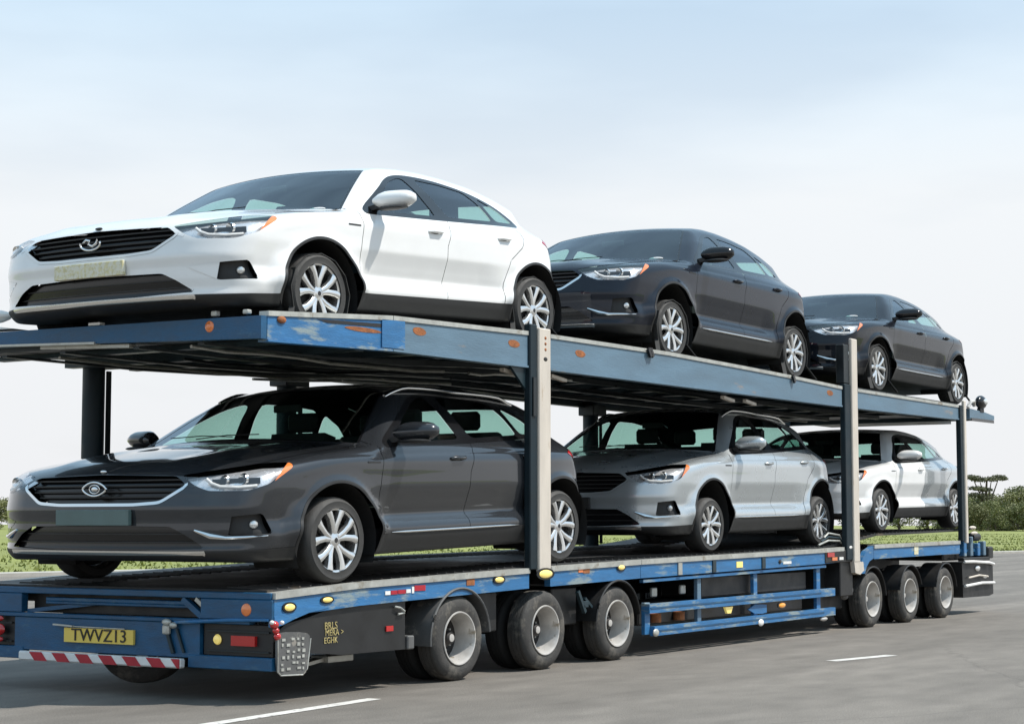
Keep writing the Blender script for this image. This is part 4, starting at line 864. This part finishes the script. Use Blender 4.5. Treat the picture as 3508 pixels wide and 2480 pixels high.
# rail panels with openings, holes and a yellow lamp
for x, w in ((19.70, 0.10), (20.62, 0.09), (22.05, 0.10)): P('rail_stiffener', MB().box((x, YN - 0.014, rail_z(x) - 0.2), (x + w, YN - 0.001, rail_z(x) - 0.06), 0), M_GALV if x < 20 else M_STEELB)
tape(21.30, 21.48, rail_z(21.3) - 0.13, 0.075, M_YLAMP); l = MB(); l.ball((22.62, YN - 0.004, rail_z(22.6) - 0.13), (0.05, 0.01, 0.028)); P('rail_hole', l, M_GLOSS)
tape(22.72, 22.98, rail_z(22.8) - 0.15, 0.035, M_WHITEP)
# red and white marker cluster beside the second post
mc = P('marker_cluster', MB().box((24.12, YN - 0.012, 0.955), (25.18, YN + 0.03, 1.13), 0.008), M_SKIRT)
P('lens', MB().box((24.18, YN - 0.022, 1.035), (24.42, YN - 0.013, 1.095), 0.004), M_RED, mc); P('lens', MB().box((24.34, YN - 0.022, 0.985), (24.52, YN - 0.013, 1.03), 0.004), M_ORANGE, mc)
P('lens', MB().box((24.60, YN - 0.022, 0.99), (24.74, YN - 0.013, 1.03), 0.004), M_WHITEP, mc); P('lens', MB().ball((25.0, YN - 0.014, 1.16), (0.10, 0.02, 0.035)), M_WHITEP, mc); P('lens', MB().box((24.95, YN - 0.022, 0.985), (25.04, YN - 0.013, 1.06), 0.004), M_YLAMP, mc)
for k in range(3): P('hose', MB().tube([(24.1 + k * .1, YN + 0.08, 1.20 + k * .05), (24.4, YN + 0.06, 1.26 + k * .05), (24.8, YN + 0.06, 1.25 + k * .04), (25.0, YN + 0.07, 1.18)], 0.014, 6), M_STEELB if k % 2 else M_GALV)
# landing leg and dark locker ahead of the guard
P('landing_leg', MB().box((24.72, YN + 0.02, 0.48), (25.18, YN + 0.42, 1.12), 0.012), M_SKIRT); P('locker', MB().box((24.5, YN + 0.25, 0.28), (25.35, YN + 0.9, 0.9), 0.02), M_SKIRT)
P('leg_foot', MB().ball((25.20, YN + 0.10, 0.55), (0.12, 0.06, 0.08)).ball((25.05, YN + 0.10, 0.47), (0.10, 0.05, 0.05)), M_FENDER)
# front section rail lamp
tape(27.62, 27.80, rail_z(27.7) - 0.115, 0.12, M_PLATEK)
# --- drawbar and coupling at the front
P('drawbar', MB().box((29.8, 10.35, 0.88), (31.5, 13.4, 1.0), 0.02), M_SKIRT)
P('coupling_frame', MB().box((30.0, YN + 0.02, 0.87), (31.35, YN + 0.12, 0.93)).box((31.30, YN + 0.02, 0.90), (31.55, YN + 0.4, 1.10), 0.02), M_SKIRT)
cf = P('front_bumper', MB().prism([(30.02, 0.86), (31.55, 0.84), (31.62, 0.80), (31.62, 0.30), (31.4, 0.27), (30.05, 0.28)], 1, YN + 0.06, YN + 0.40), M_SKIRT)
P('bumper_strip', MB().tube([(30.02, YN + 0.02, 0.865), (30.5, YN + 0.02, 0.86), (31.3, YN + 0.02, 0.83), (31.58, YN + 0.03, 0.80)], 0.024, 8), M_WHITEP, cf)
P('bumper_strip', MB().tube([(30.05, YN + 0.02, 0.47), (30.9, YN + 0.02, 0.50), (31.58, YN + 0.03, 0.485)], 0.024, 8), M_WHITEP, cf)
P('bumper_strip', MB().tube([(30.25, YN + 0.03, 0.60), (30.8, YN + 0.03, 0.63), (31.25, YN + 0.03, 0.60)], 0.016, 8), M_BEIGE, cf)
P('lamp', MB().ball((30.78, YN + 0.05, 0.745), (0.12, 0.03, 0.05)), M_CLEAR, cf); P('lamp', MB().ball((31.15, YN + 0.05, 0.60), (0.10, 0.03, 0.03)), M_CLEAR, cf)
for k, (x, z0, z1) in enumerate(((30.12, 0.95, 1.22), (30.45, 0.95, 1.27), (30.82, 0.95, 1.16), (31.12, 0.95, 1.19))): P('stanchion', MB().box((x, YN + 0.05, z0), (x + 0.13, YN + 0.15, z1), 0.01), M_BLUEL if k % 2 == 0 else M_FADED)
P('stanchion_rail', MB().bar((30.05, YN + 0.12, 1.05), (31.3, YN + 0.12, 1.04), 0.05, 0.05), M_BLUE)
P('winch_drum', MB().tube([(30.9, YN + 0.2, 1.26), (31.25, YN + 0.2, 1.26)], 0.07, 14), M_SKIRT)
P('gas_cap', MB().ball((30.35, YN - 0.02, 1.42), (0.14, 0.04, 0.03)).ball((30.42, YN - 0.02, 1.33), (0.16, 0.04, 0.03)), M_BEIGE)
# --- upper deck
ux = [12.18, 12.95, 13.98, 15.2, 16.42, 17.7, 19.0, 20.3, 21.6, 22.9, 24.2, 25.5, 26.8, 28.1, 29.4, 30.05]
for i in range(len(ux) - 1):
    P('upper_deck_plate', strip(MB(), [ux[i] + 0.01, ux[i + 1] - 0.01], sh(deck_u, -0.006), sh(deck_u, -0.05), YN + 0.09, YF - 0.09), M_STEEL)
def urail(x0, x1, m, y_, s_, nm='upper_rail'):
    xs = [x0] + [x for x in ux + [13.4, 19.5, 24.87] if x0 + .02 < x < x1 - .02] + [x1]; xs.sort()
    r_ = P(nm, strip(MB(), xs, sh(up_z, -0.045), up_b, y_, y_ + s_ * 0.07), m)
    P('rail_lip', strip(MB(), xs, up_z, sh(up_z, -0.043), y_ - s_ * 0.012, y_ + s_ * 0.09), M_GALV if m is not M_BLUE else M_BLUEL, r_)
    P('lower_flange', strip(MB(), xs, up_b, sh(up_b, -0.02), y_ - s_ * 0.012, y_ + s_ * 0.10), m, r_)
    return r_
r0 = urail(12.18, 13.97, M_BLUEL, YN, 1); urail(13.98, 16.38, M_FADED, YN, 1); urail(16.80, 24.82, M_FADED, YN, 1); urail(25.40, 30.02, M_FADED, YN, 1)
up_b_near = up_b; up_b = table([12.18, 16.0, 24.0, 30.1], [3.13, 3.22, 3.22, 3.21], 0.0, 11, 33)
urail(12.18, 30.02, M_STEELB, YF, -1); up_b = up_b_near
# slot, splice plate and rust on the bright rear rail
P('rail_slot', MB().prism([(12.85, 3.275), (13.9, 3.325), (13.9, 3.290), (13.0, 3.255)], 1, YN - 0.004, YN + 0.001), M_GLOSS, r0)
P('splice_plate', MB().prism([(13.80, 3.105), (13.80, 3.36), (14.16, 3.375), (14.16, 3.112)], 1, YN - 0.012, YN - 0.0015), M_BLUEL, r0)
P('rusty_bolt', MB().ball((12.36, YN - 0.005, 3.225), (0.06, 0.02, 0.032)), M_RUST, r0); P('rust_patch', MB().prism(smooth_poly([(13.2, 3.235), (13.5, 3.215), (13.85, 3.235), (13.7, 3.262), (13.35, 3.262)], 2), 1, YN - 0.003, YN + 0.001), M_RUST, r0)
for x, z in ((14.32, 3.30), (16.0, 3.32), (17.35, 3.32), (24.3, 3.30)): P('rust_patch', MB().prism(smooth_poly([(x, z - .03), (x + .14, z - .04), (x + .22, z), (x + .12, z + .045), (x - .03, z + .03)], 2), 1, YN - 0.0025, YN + 0.001), M_RUST)
# rear end beam of the upper deck with step lamps
ub = P('upper_rear_beam', MB().prism([(YN + 0.003, 3.24), (YF - 0.003, 3.27), (YF - 0.003, 3.15), (YN + 0.003, 3.046)], 0, 12.10, 12.175), M_BLUE)
for v_ in ():
    pass
P('beam_flange', MB().bar((12.12, YF - 0.01, 3.155), (12.12, 11.95, 3.10), 0.08, 0.02), M_GALV, ub); P('beam_flange', MB().bar((12.2, 12.7, 3.10), (12.2, 11.6, 3.065), 0.08, 0.03), M_GALV, ub)
l = MB(); l.lathe([(0.001, -0.016), (0.02, -0.014), (0.03, -0.004), (0.045, 0.0), (0.05, 0.006)], 18); sub('marker_lamp', l.mesh('marker_lamp', M_ORANGE), None, (12.095, 10.62, 3.175), ub, (0, 0, R(-90)))
P('cleat', MB().box((12.10, 10.55, 3.262), (12.16, 10.61, 3.31), 0.008), M_GALV, ub); P('cleat', MB().box((12.10, 10.20, 3.262), (12.16, 10.26, 3.30), 0.008), M_GALV, ub); P('cleat', MB().box((12.10, 11.90, 3.262), (12.16, 12.04, 3.285), 0.008), M_WHITEP, ub)
# underside: cross members, long beams, pipes
for k in range(20):
    x = 12.6 + k * 0.92; P('upper_cross_member', MB().box((x, YN + 0.08, min(deck_u(x) - 0.075, max(deck_u(x) - 0.16, 3.055))), (x + 0.12, YF - 0.08, deck_u(x) - 0.055), 0), M_STEELB)
for y_ in (10.75, 11.5, 12.4, 13.15): P('upper_long_beam', strip(MB(), ux, lambda x: max(deck_u(x) - 0.165, 3.055), lambda x: max(deck_u(x) - 0.225, 3.035), y_, y_ + 0.07), M_STEEL)
rr = random.Random(5)
for y_, x0, x1, dz, m in ((11.0, 12.3, 16.2, -0.34, M_GALV), (11.9, 13.2, 17.5, -0.325, M_STEEL), (12.8, 12.5, 19.0, -0.335, M_GALV), (11.2, 17.0, 19.2, -0.34, M_GALV), (12.1, 18.0, 24.0, -0.33, M_STEEL), (13.4, 16.0, 22.0, -0.33, M_GALV), (11.3, 20.5, 23.5, -0.33, M_STEEL), (12.6, 25.2, 29.5, -0.335, M_GALV)):
    P('hydraulic_pipe', MB().tube([(x0 + (x1 - x0) * k / 8, y_ + 0.02 * math.sin(k * 1.3), max(deck_u(x0 + (x1 - x0) * k / 8) + dz + 0.085, 3.04) - 0.012 * math.sin(k * 1.9)) for k in range(9)], 0.016, 6), m)
for x, z in ((16.05, 3.06), (21.2, 3.07), (21.85, 3.06), (17.0, 3.06)): P('bracket', MB().bar((x, YN + 0.12, z), (x + 0.35, YN + 0.14, z - 0.03), 0.05, 0.035), M_BEIGE)
P('corner_fairing', MB().ball((12.22, 13.42, 3.43), (0.12, 0.26, 0.065)).prism([(13.30, 3.33), (13.0, 3.29), (13.7, 3.30), (13.7, 3.36)], 0, 12.11, 12.3), M_WHITEP)
P('wheel_chock', MB().prism([(12.35, 3.23), (12.62, 3.24), (12.60, 3.33)], 1, 10.25, 10.6), M_SKIRT)
for x in (18.95, 23.05, 19.0): P('ratchet', MB().bar((x, YN - 0.03, up_z(x) + 0.0), (x + 0.06, YN - 0.03, up_z(x) - 0.09), 0.03, 0.05), M_GLOSS)
# ratchet straps holding the near wheels of the upper cars
for hx in (13.12, 16.75, 19.96, 23.60, 26.74, 30.30):
    z0 = deck_u(hx); yy = 10.13; R0 = 0.385; sp_ = []
    for k in range(9):
        an = R(205 - 230 * k / 8); sp_.append((hx + R0 * 1.10 * math.cos(an), yy + 0.11, z0 + 0.36 + R0 * 0.93 * math.sin(an)))
    sp_ = [(hx - 0.52, YN + 0.09, z0 + 0.02)] + sp_ + [(hx + 0.52, YN + 0.09, z0 + 0.02)]
    mb = MB()
    for a_, c_ in zip(sp_[:-1], sp_[1:]): mb.bar(a_, c_, 0.05, 0.008)
    P('wheel_strap', mb, M_STRAP)
# nose piece of the upper deck with a round lamp
P('deck_nose', MB().prism([(30.42, 3.395), (31.2, 3.37), (31.72, 3.33), (31.72, 3.26), (31.3, 3.225), (30.42, 3.22)], 1, YN + 0.01, YN + 0.11), M_FADED)
P('deck_nose', MB().prism([(30.42, 3.395), (31.2, 3.37), (31.72, 3.33), (31.72, 3.26), (31.3, 3.225), (30.42, 3.22)], 1, YF - 0.11, YF - 0.01), M_FADED)
P('upper_deck_plate', MB().box((30.07, YN + 0.13, 3.32), (31.66, YF - 0.12, 3.36), 0), M_STEEL); P('upper_deck_plate', MB().box((31.68, 11.4, 3.30), (33.4, YF - 0.12, 3.36), 0), M_STEEL)
P('nose_beam', MB().box((31.45, YN + 0.12, 3.25), (31.60, YF - 0.12, 3.33)), M_STEELB)
P('nose_hook', MB().prism([(30.45, 3.24), (31.66, 3.25), (31.66, 3.20), (30.5, 3.19)], 1, YN - 0.005, YN + 0.008), M_GLOSS)
rl = P('round_lamp', MB().ball((31.05, YN + 0.02, 3.53), (0.21, 0.08, 0.115), 18), M_GLOSS); P('lens', MB().ball((31.08, YN - 0.055, 3.54), (0.10, 0.02, 0.05)), M_CLEAR, rl); P('lamp_foot', MB().box((30.95, YN, 3.36), (31.15, YN + 0.06, 3.43)), M_SKIRT, rl)
P('mirror_arm', MB().tube([(30.3, YN, 3.40), (30.38, YN - 0.02, 3.50), (30.55, YN - 0.02, 3.52), (30.62, YN, 3.45)], 0.03, 8), M_RIMW)
# --- posts
def post(x0, x1, x2, z0, z1, z1b):
    p = P('deck_post', MB().box((x0, YN - 0.03, z0), (x1, YN + 0.05, z1b), 0.01), M_POST)
    P('post_face', MB().box((x1 + 0.004, YN - 0.05, z0 - 0.03), (x2, YN - 0.005, z1), 0.01), M_BEIGE, p)
    return p
p1 = post(16.36, 16.50, 16.74, 1.03, 3.52, 3.55)
for z in (3.42, 3.36, 3.30): P('post_hole', MB().ball((16.63, YN - 0.050, z), (0.022, 0.006, 0.016)), M_RUST, p1)
P('post_hole', MB().ball((16.63, YN - 0.050, 3.20), (0.04, 0.006, 0.022)), M_INK, p1)
P('post_slider', MB().box((16.40, YN - 0.045, 2.60), (16.46, YN - 0.031, 3.0), 0.0), M_STEEL, p1)
p2 = post(24.86, 25.08, 25.30, 0.98, 4.12, 3.46)
p2h = P('post_head', MB().box((24.86, YN - 0.02, 3.47), (25.05, YN + 0.10, 4.02), 0.008), M_STEEL, p2)
P('post_foot', MB().prism([(25.08, 0.965), (25.42, 0.95), (25.45, 0.83), (25.30, 0.77), (25.12, 0.80)], 1, YN - 0.045, YN + 0.06), M_BEIGE, p2, label='rust stained beige post foot')
p3 = post(29.82, 29.95, 30.06, 1.20, 3.50, 3.42)
P('gusset', MB().prism([(16.05, 3.10), (16.38, 3.10), (16.38, 2.85)], 1, YN + 0.02, YN + 0.05), M_STEELB)
for x0, x1 in ((13.85, 14.17), (16.95, 17.30), (24.1, 24.42)):
    q = P('far_post', MB().tube([((x0 + x1) / 2 - 0.10, YF - 0.10, 0.9), ((x0 + x1) / 2 - 0.10, YF - 0.10, 3.3)], 0.115, 20), M_POST)
    P('post_collar', MB().box((x0 - 0.10, YF - 0.24, 3.08), (x1 - 0.02, YF + 0.02, 3.24), 0.01), M_STEEL, q)
    P('post_strip', MB().box((x1 - 0.20, YF - 0.23, 1.2), (x1 - 0.14, YF - 0.21, 3.05), 0.0), M_STEEL, q)

# ------------------------------------------------------------ road, verge, field
def edge_y(x, d=0.0):                                       # far edge of the road; d shifts the line away from the camera
    p = Vector((36.63, 39.45)); q = Vector((89.89, 27.33)); dr = (q - p).normalized(); n_ = Vector((-dr.y, dr.x)) * (1 if -dr.y * 0 + dr.x > 0 else -1)
    pp = p + n_ * d; return pp.y + (x - pp.x) * dr.y / dr.x
XA, XB = -120.0, 700.0
def sheet(name, d0, d1, z, m, kind='structure', near=None, n=60):
    xs = np.linspace(XA, XB, n); V_ = []; F_ = []
    for x in xs: V_ += [(x, near if near is not None else edge_y(x, d0), z), (x, edge_y(x, d1), z)]
    for i in range(n - 1): F_.append((2 * i, 2 * i + 2, 2 * i + 3, 2 * i + 1))
    me = bpy.data.meshes.new(name); me.from_pydata(V_, [], F_); me.materials.append(m); o = bpy.data.objects.new(name, me); C.objects.link(o); tag(o, kind=kind); return o
M_ASPHALT = bpy.data.materials.new('asphalt'); M_ASPHALT.use_nodes = True
def asphalt():
    t = M_ASPHALT.node_tree; b = t.nodes['Principled BSDF']; b.inputs['Roughness'].default_value = 0.82; b.inputs['Specular IOR Level'].default_value = 0.35
    tcn = t.nodes.new('ShaderNodeTexCoord')
    def nz(sc, det, st=(1, 1, 1)):
        m_ = t.nodes.new('ShaderNodeMapping'); m_.inputs['Scale'].default_value = st; t.links.new(tcn.outputs['Object'], m_.inputs[0])
        n = t.nodes.new('ShaderNodeTexNoise'); n.inputs['Scale'].default_value = sc; n.inputs['Detail'].default_value = det; t.links.new(m_.outputs[0], n.inputs['Vector']); return n
    a = nz(0.55, 6, (0.22, 1.3, 1)); g = nz(70, 3); c = nz(3.0, 5, (0.5, 1, 1))
    r = t.nodes.new('ShaderNodeValToRGB'); r.color_ramp.elements[0].position = 0.3; r.color_ramp.elements[0].color = (0.135, 0.122, 0.106, 1); r.color_ramp.elements[1].position = 0.7; r.color_ramp.elements[1].color = (0.195, 0.176, 0.153, 1)
    t.links.new(a.outputs['Fac'], r.inputs[0])
    def mul(src, fac, lo, hi):
        q = t.nodes.new('ShaderNodeMapRange'); q.inputs['From Min'].default_value = 0.3; q.inputs['From Max'].default_value = 0.7; q.inputs['To Min'].default_value = lo; q.inputs['To Max'].default_value = hi; t.links.new(fac, q.inputs['Value'])
        s_ = t.nodes.new('ShaderNodeVectorMath'); s_.operation = 'SCALE'; t.links.new(src, s_.inputs[0]); t.links.new(q.outputs[0], s_.inputs['Scale']); return s_.outputs[0]
    col = mul(r.outputs['Color'], g.outputs['Fac'], 0.72, 1.28); col = mul(col, c.outputs['Fac'], 0.86, 1.14); tr_ = nz(1.0, 2, (0.03, 1.1, 1)); col = mul(col, tr_.outputs['Fac'], 0.86, 1.12)
    vo = t.nodes.new('ShaderNodeTexVoronoi'); vo.feature = 'DISTANCE_TO_EDGE'; vo.inputs['Scale'].default_value = 0.16; wn = nz(1.2, 5); wm = t.nodes.new('ShaderNodeMix'); wm.data_type = 'RGBA'; wm.inputs['Factor'].default_value = 0.35
    t.links.new(tcn.outputs['Object'], wm.inputs['A']); t.links.new(wn.outputs['Color'], wm.inputs['B']); t.links.new(wm.outputs['Result'], vo.inputs['Vector'])
    ck = t.nodes.new('ShaderNodeMapRange'); ck.inputs['From Min'].default_value = 0.0; ck.inputs['From Max'].default_value = 0.0022; ck.inputs['To Min'].default_value = 0.80; ck.inputs['To Max'].default_value = 1.0; t.links.new(vo.outputs['Distance'], ck.inputs['Value'])
    s2 = t.nodes.new('ShaderNodeVectorMath'); s2.operation = 'SCALE'; t.links.new(col, s2.inputs[0]); t.links.new(ck.outputs[0], s2.inputs['Scale']); col = s2.outputs[0]
    t.links.new(col, b.inputs['Base Color'])
    bp = t.nodes.new('ShaderNodeBump'); bp.inputs['Strength'].default_value = 0.5; bp.inputs['Distance'].default_value = 0.012; t.links.new(g.outputs['Fac'], bp.inputs['Height']); t.links.new(bp.outputs[0], b.inputs['Normal'])
asphalt()
M_GRASS = mat('dry grass', (0.200, 0.222, 0.052), 0.9, var=0.18, vscale=0.35, dirt=(0.175, 0.195, 0.05), dirt_amt=0.3, dirt_scale=0.12, bump=0.6, bscale=3, stretch=(1, 1, 1))
M_KERB = mat('pale concrete kerb', (0.40, 0.38, 0.34), 0.85, var=0.15, vscale=2)
M_LINE = mat('road paint', (0.62, 0.60, 0.56), 0.6, var=0.15, vscale=8, dirt=(0.22, 0.21, 0.2), dirt_amt=0.05, dirt_scale=9)
sheet('ground', -160, 2600, -0.06, M_GRASS)
sheet('road', 0, 0.0, 0.0, M_ASPHALT, near=-60)
kb = MB()
n_ = 90; xs = np.linspace(XA, XB, n_)
sheet('kerb', 0.0, 1.1, 0.10, M_KERB)
kv = []; kf = []
for x in xs: kv += [(x, edge_y(x, 0.0), 0.0), (x, edge_y(x, 0.0), 0.10)]
for i in range(n_ - 1): kf.append((2 * i, 2 * i + 2, 2 * i + 3, 2 * i + 1))
me = bpy.data.meshes.new('kerb_face'); me.from_pydata(kv, [], kf); me.materials.append(M_KERB); o = bpy.data.objects.new('kerb_face', me); C.objects.link(o); tag(o, kind='structure')
# the verge: uneven grass rising gently from the kerb
def verge():
    nx, ny = 200, 60; V_ = []; F_ = []; rn = np.random.RandomState(4)
    xs = np.linspace(-40, 420, nx); ds = 1.1 + 330 * (np.linspace(0, 1, ny) ** 2.2)
    for i, x in enumerate(xs):
        for j, d in enumerate(ds):
            z = 0.09 + 0.0012 * d + (0.05 + 0.0004 * d) * math.sin(x * 0.21 + d * 0.33) * math.sin(d * 0.17 + x * .05) * min(1, d / 12) + rn.uniform(-.02, .02) * min(1, d / 5)
            V_.append((x, edge_y(x, d), z))
    for i in range(nx - 1):
        for j in range(ny - 1):
            a = i * ny + j; F_.append((a, a + ny, a + ny + 1, a + 1))
    me = bpy.data.meshes.new('grass_field'); me.from_pydata(V_, [], F_); me.materials.append(M_GRASS); me.shade_smooth(); o = bpy.data.objects.new('grass_field', me); C.objects.link(o); tag(o, kind='structure')
verge()
M_BLADE = mat('grass blades', (0.19, 0.212, 0.052), 0.8, var=0.3, vscale=0.6)
def tufts():
    rn = np.random.RandomState(8); n = 26000; V_ = np.zeros((n * 3, 3)); xs = rn.uniform(30, 200, n); d = 1.15 + 60 * rn.rand(n) ** 1.6
    ys = np.array([edge_y(x, q) for x, q in zip(xs, d)]); z = 0.09 + 0.0012 * d; h = rn.uniform(.04, .13, n); an = rn.uniform(0, 6.28, n); w = rn.uniform(.03, .09, n)
    V_[0::3] = np.stack([xs - w * np.cos(an), ys - w * np.sin(an), z - .03], 1); V_[1::3] = np.stack([xs + w * np.cos(an), ys + w * np.sin(an), z - .03], 1); V_[2::3] = np.stack([xs + rn.uniform(-.1, .1, n), ys + rn.uniform(-.1, .1, n), z + h], 1)
    me = bpy.data.meshes.new('grass'); me.from_pydata(V_.tolist(), [], np.arange(n * 3).reshape(-1, 3).tolist()); me.materials.append(M_BLADE); o = bpy.data.objects.new('grass', me); C.objects.link(o)
    tag(o, 'short uneven grass growing on the verge beyond the road', 'grass', kind='stuff')
tufts()
# lane dashes
def dash(a, b_, w, nm='lane_marking'):
    a = Vector(a); b_ = Vector(b_); d = (b_ - a).normalized(); n = Vector((-d.y, d.x)) * w / 2
    me = bpy.data.meshes.new(nm); me.from_pydata([(*(a - n), .004), (*(b_ - n), .004), (*(b_ + n), .004), (*(a + n), .004)], [], [(0, 1, 2, 3)]); me.materials.append(M_LINE); o = bpy.data.objects.new(nm, me); C.objects.link(o); tag(o, kind='structure'); return o
dash((8.6, 9.35), (13.2, 9.66), 0.14); dash((19.4, 8.02), (20.6, 7.78), 0.16); dash((-3, 9.0), (2, 9.1), 0.14); dash((29, 5.9), (33, 4.9), 0.16)

# ------------------------------------------------------------ trees beyond the field
M_LEAF = [mat('leaf a', (0.165, 0.180, 0.070), 0.7, var=0.3, vscale=0.8), mat('leaf b', (0.190, 0.195, 0.080), 0.7, var=0.3, vscale=0.8), mat('leaf dark', (0.125, 0.128, 0.070), 0.75, var=0.3, vscale=0.8)]  # greens lightened so distance haze is part of the leaf colour
M_BARK = mat('bark', (0.11, 0.085, 0.06), 0.9, var=0.3, vscale=2)
def tree_meshes(seed, h, w, blobs, mleaf, n=900, leaf=0.34, trunk_top=0.5):
    rn = np.random.RandomState(seed); V_ = []; F_ = []
    per = n // len(blobs)
    for (bx, by, bz, rx, ry, rz) in blobs:
        for _ in range(per):
            v = rn.normal(size=3); v /= np.linalg.norm(v); v *= rn.rand() ** 0.35; c = np.array([bx, by, bz]) + v * np.array([rx, ry, rz]) * (1 + 0.15 * rn.normal())
            a = rn.normal(size=3); a /= np.linalg.norm(a); b_ = np.cross(a, rn.normal(size=3)); b_ /= np.linalg.norm(b_); s_ = leaf * rn.uniform(.5, 1.2)
            k = len(V_); V_ += [tuple(c - a * s_ * .5), tuple(c + b_ * s_ * .35), tuple(c + a * s_ * .5), tuple(c - b_ * s_ * .35)]; F_.append((k, k + 1, k + 2, k + 3))
    me = bpy.data.meshes.new('crown'); me.from_pydata(V_, [], F_); me.materials.append(mleaf)
    b = MB(); b.tube([(0, 0, -0.4), (0.05 * w, 0, h * .2), (-0.03 * w, 0.04 * w, h * .4), (0, 0, h * trunk_top)], [0.05 * h, 0.035 * h, 0.028 * h, 0.015 * h], 8)
    for i, (bx, by, bz, *_r) in enumerate(blobs[:4]):
        b.tube([(0, 0, h * .25), (bx * .5, by * .5, (bz + h * .25) * .55), (bx, by, bz)], [0.02 * h, 0.013 * h, 0.006 * h], 6)
    return me, b.mesh('trunk', M_BARK)
def blobset(seed, h, w, n=9):
    rn = np.random.RandomState(seed); o_ = []
    for _ in range(n):
        an = rn.uniform(0, 6.28); r_ = w * .34 * rn.rand() ** .5; z = h * rn.uniform(.03, .86); k = 1 - .5 * abs(z / h - .5)
        o_.append((r_ * math.cos(an), r_ * math.sin(an), z, w * .24 * k, w * .24 * k, h * .15))
    return o_
TV = [tree_meshes(11 + i, 6.4, 7.0, blobset(20 + i, 6.4, 7.0, 16), M_LEAF[i % 2], 4200, .36) for i in range(5)]
kinds = ['bushy olive green tree in the row beyond the field', 'yellowish green tree in the row beyond the field']
rn = random.Random(12)
def place_tree(meshes, loc, s, rz, label, group):
    t_ = empty('tree', loc); tag(t_, label, 'tree', group); t_.scale = (s * rn.uniform(.95, 1.2), s * rn.uniform(.95, 1.2), s); t_.rotation_euler = (0, 0, rz)
    for me, nm in zip(meshes, ('crown', 'trunk')):
        o = bpy.data.objects.new(nm, me); C.objects.link(o); o.parent = t_
    return t_
def atpx(x, dist):                                             # ground direction for a picture column
    r_ = _fw + _rt * (x - 1148) / 4200; k = dist / (r_.x * _fw.x + r_.y * _fw.y); return r_.x * k, r_.y * k
cols = [(-45, 285, .9), (2, 292, .80), (45, 300, .55), (380, 280, .7), (640, 280, .7), (900, 270, .6), (1240, 270, .75), (1490, 280, .7), (1700, 290, .8), (1900, 300, .9), (2010, 290, .8),
        (2075, 300, .8), (2125, 285, .85), (2172, 300, .98), (2205, 288, .90), (2240, 305, 1.0), (2272, 290, 1.02), (2302, 300, 1.10), (2350, 290, 1.1), (2420, 290, 1.15), (2500, 300, 1.2),
        (2190, 262, .62), (2228, 258, .66), (2262, 262, .66), (2292, 258, .70), (2330, 262, .7), (2145, 262, .6)]
ordw = ['nearest', 'second', 'third', 'fourth', 'fifth', 'sixth', 'seventh', 'eighth', 'ninth', 'tenth', 'eleventh', 'twelfth', 'thirteenth', 'fourteenth', 'fifteenth']
nlow = nrow = nleft = nhid = 0
for i, (px, dist, s_) in enumerate(cols):
    x, y = atpx(px, dist); lo = dist < 265 and px > 2100
    if px < 300:
        lab_ = 'bushy tree in the distant row left of the transporter, ' + ordw[nleft] + ' from the picture edge'; gr_ = 'trees in the distant row left of the transporter'; nleft += 1
    elif lo: lab_ = 'low bush in front of the distant trees, ' + ordw[nlow] + ' to the front end of the transporter'; gr_ = 'low bushes in front of the distant trees'; nlow += 1
    elif px > 2160: lab_ = 'olive tree in the distant row, ' + ordw[nrow] + ' to the right of the transporter front'; gr_ = 'trees in the distant row right of the transporter'; nrow += 1
    else: lab_ = 'distant tree seen between the transporter decks, ' + ordw[nhid] + ' from the left post'; gr_ = 'distant trees behind the transporter'; nhid += 1
    place_tree(TV[i % 5], (x, y, 0.30), s_, rn.uniform(0, 6.28), lab_, gr_)
# flat topped tree standing above the row
fb = [(-2.6, 0, 8.75, 1.2, 1.2, .40), (-1.0, .4, 8.35, 1.4, 1.2, .42), (.6, -.3, 8.45, 1.5, 1.2, .42), (2.2, 0, 8.80, 1.2, 1.0, .42), (3.1, .3, 8.6, .8, .8, .35), (-1.9, 0, 6.9, 1.5, 1.3, .40), (-.3, .3, 6.7, 1.3, 1.2, .38), (-1.8, .2, 5.8, 1.4, 1.2, .45), (-.3, 0, 5.3, 1.5, 1.3, .5), (-1.2, 0, 4.2, 1.9, 1.5, .7)]
ft = tree_meshes(77, 8.6, 6.0, fb, M_LEAF[2], 5200, .28, .98)
x, y = atpx(2207, 270); place_tree(ft, (x, y, 0.35), 0.86, -0.55, 'tall dark flat topped tree rising above the row beside the transporter', None)
bpy.context.view_layer.update()
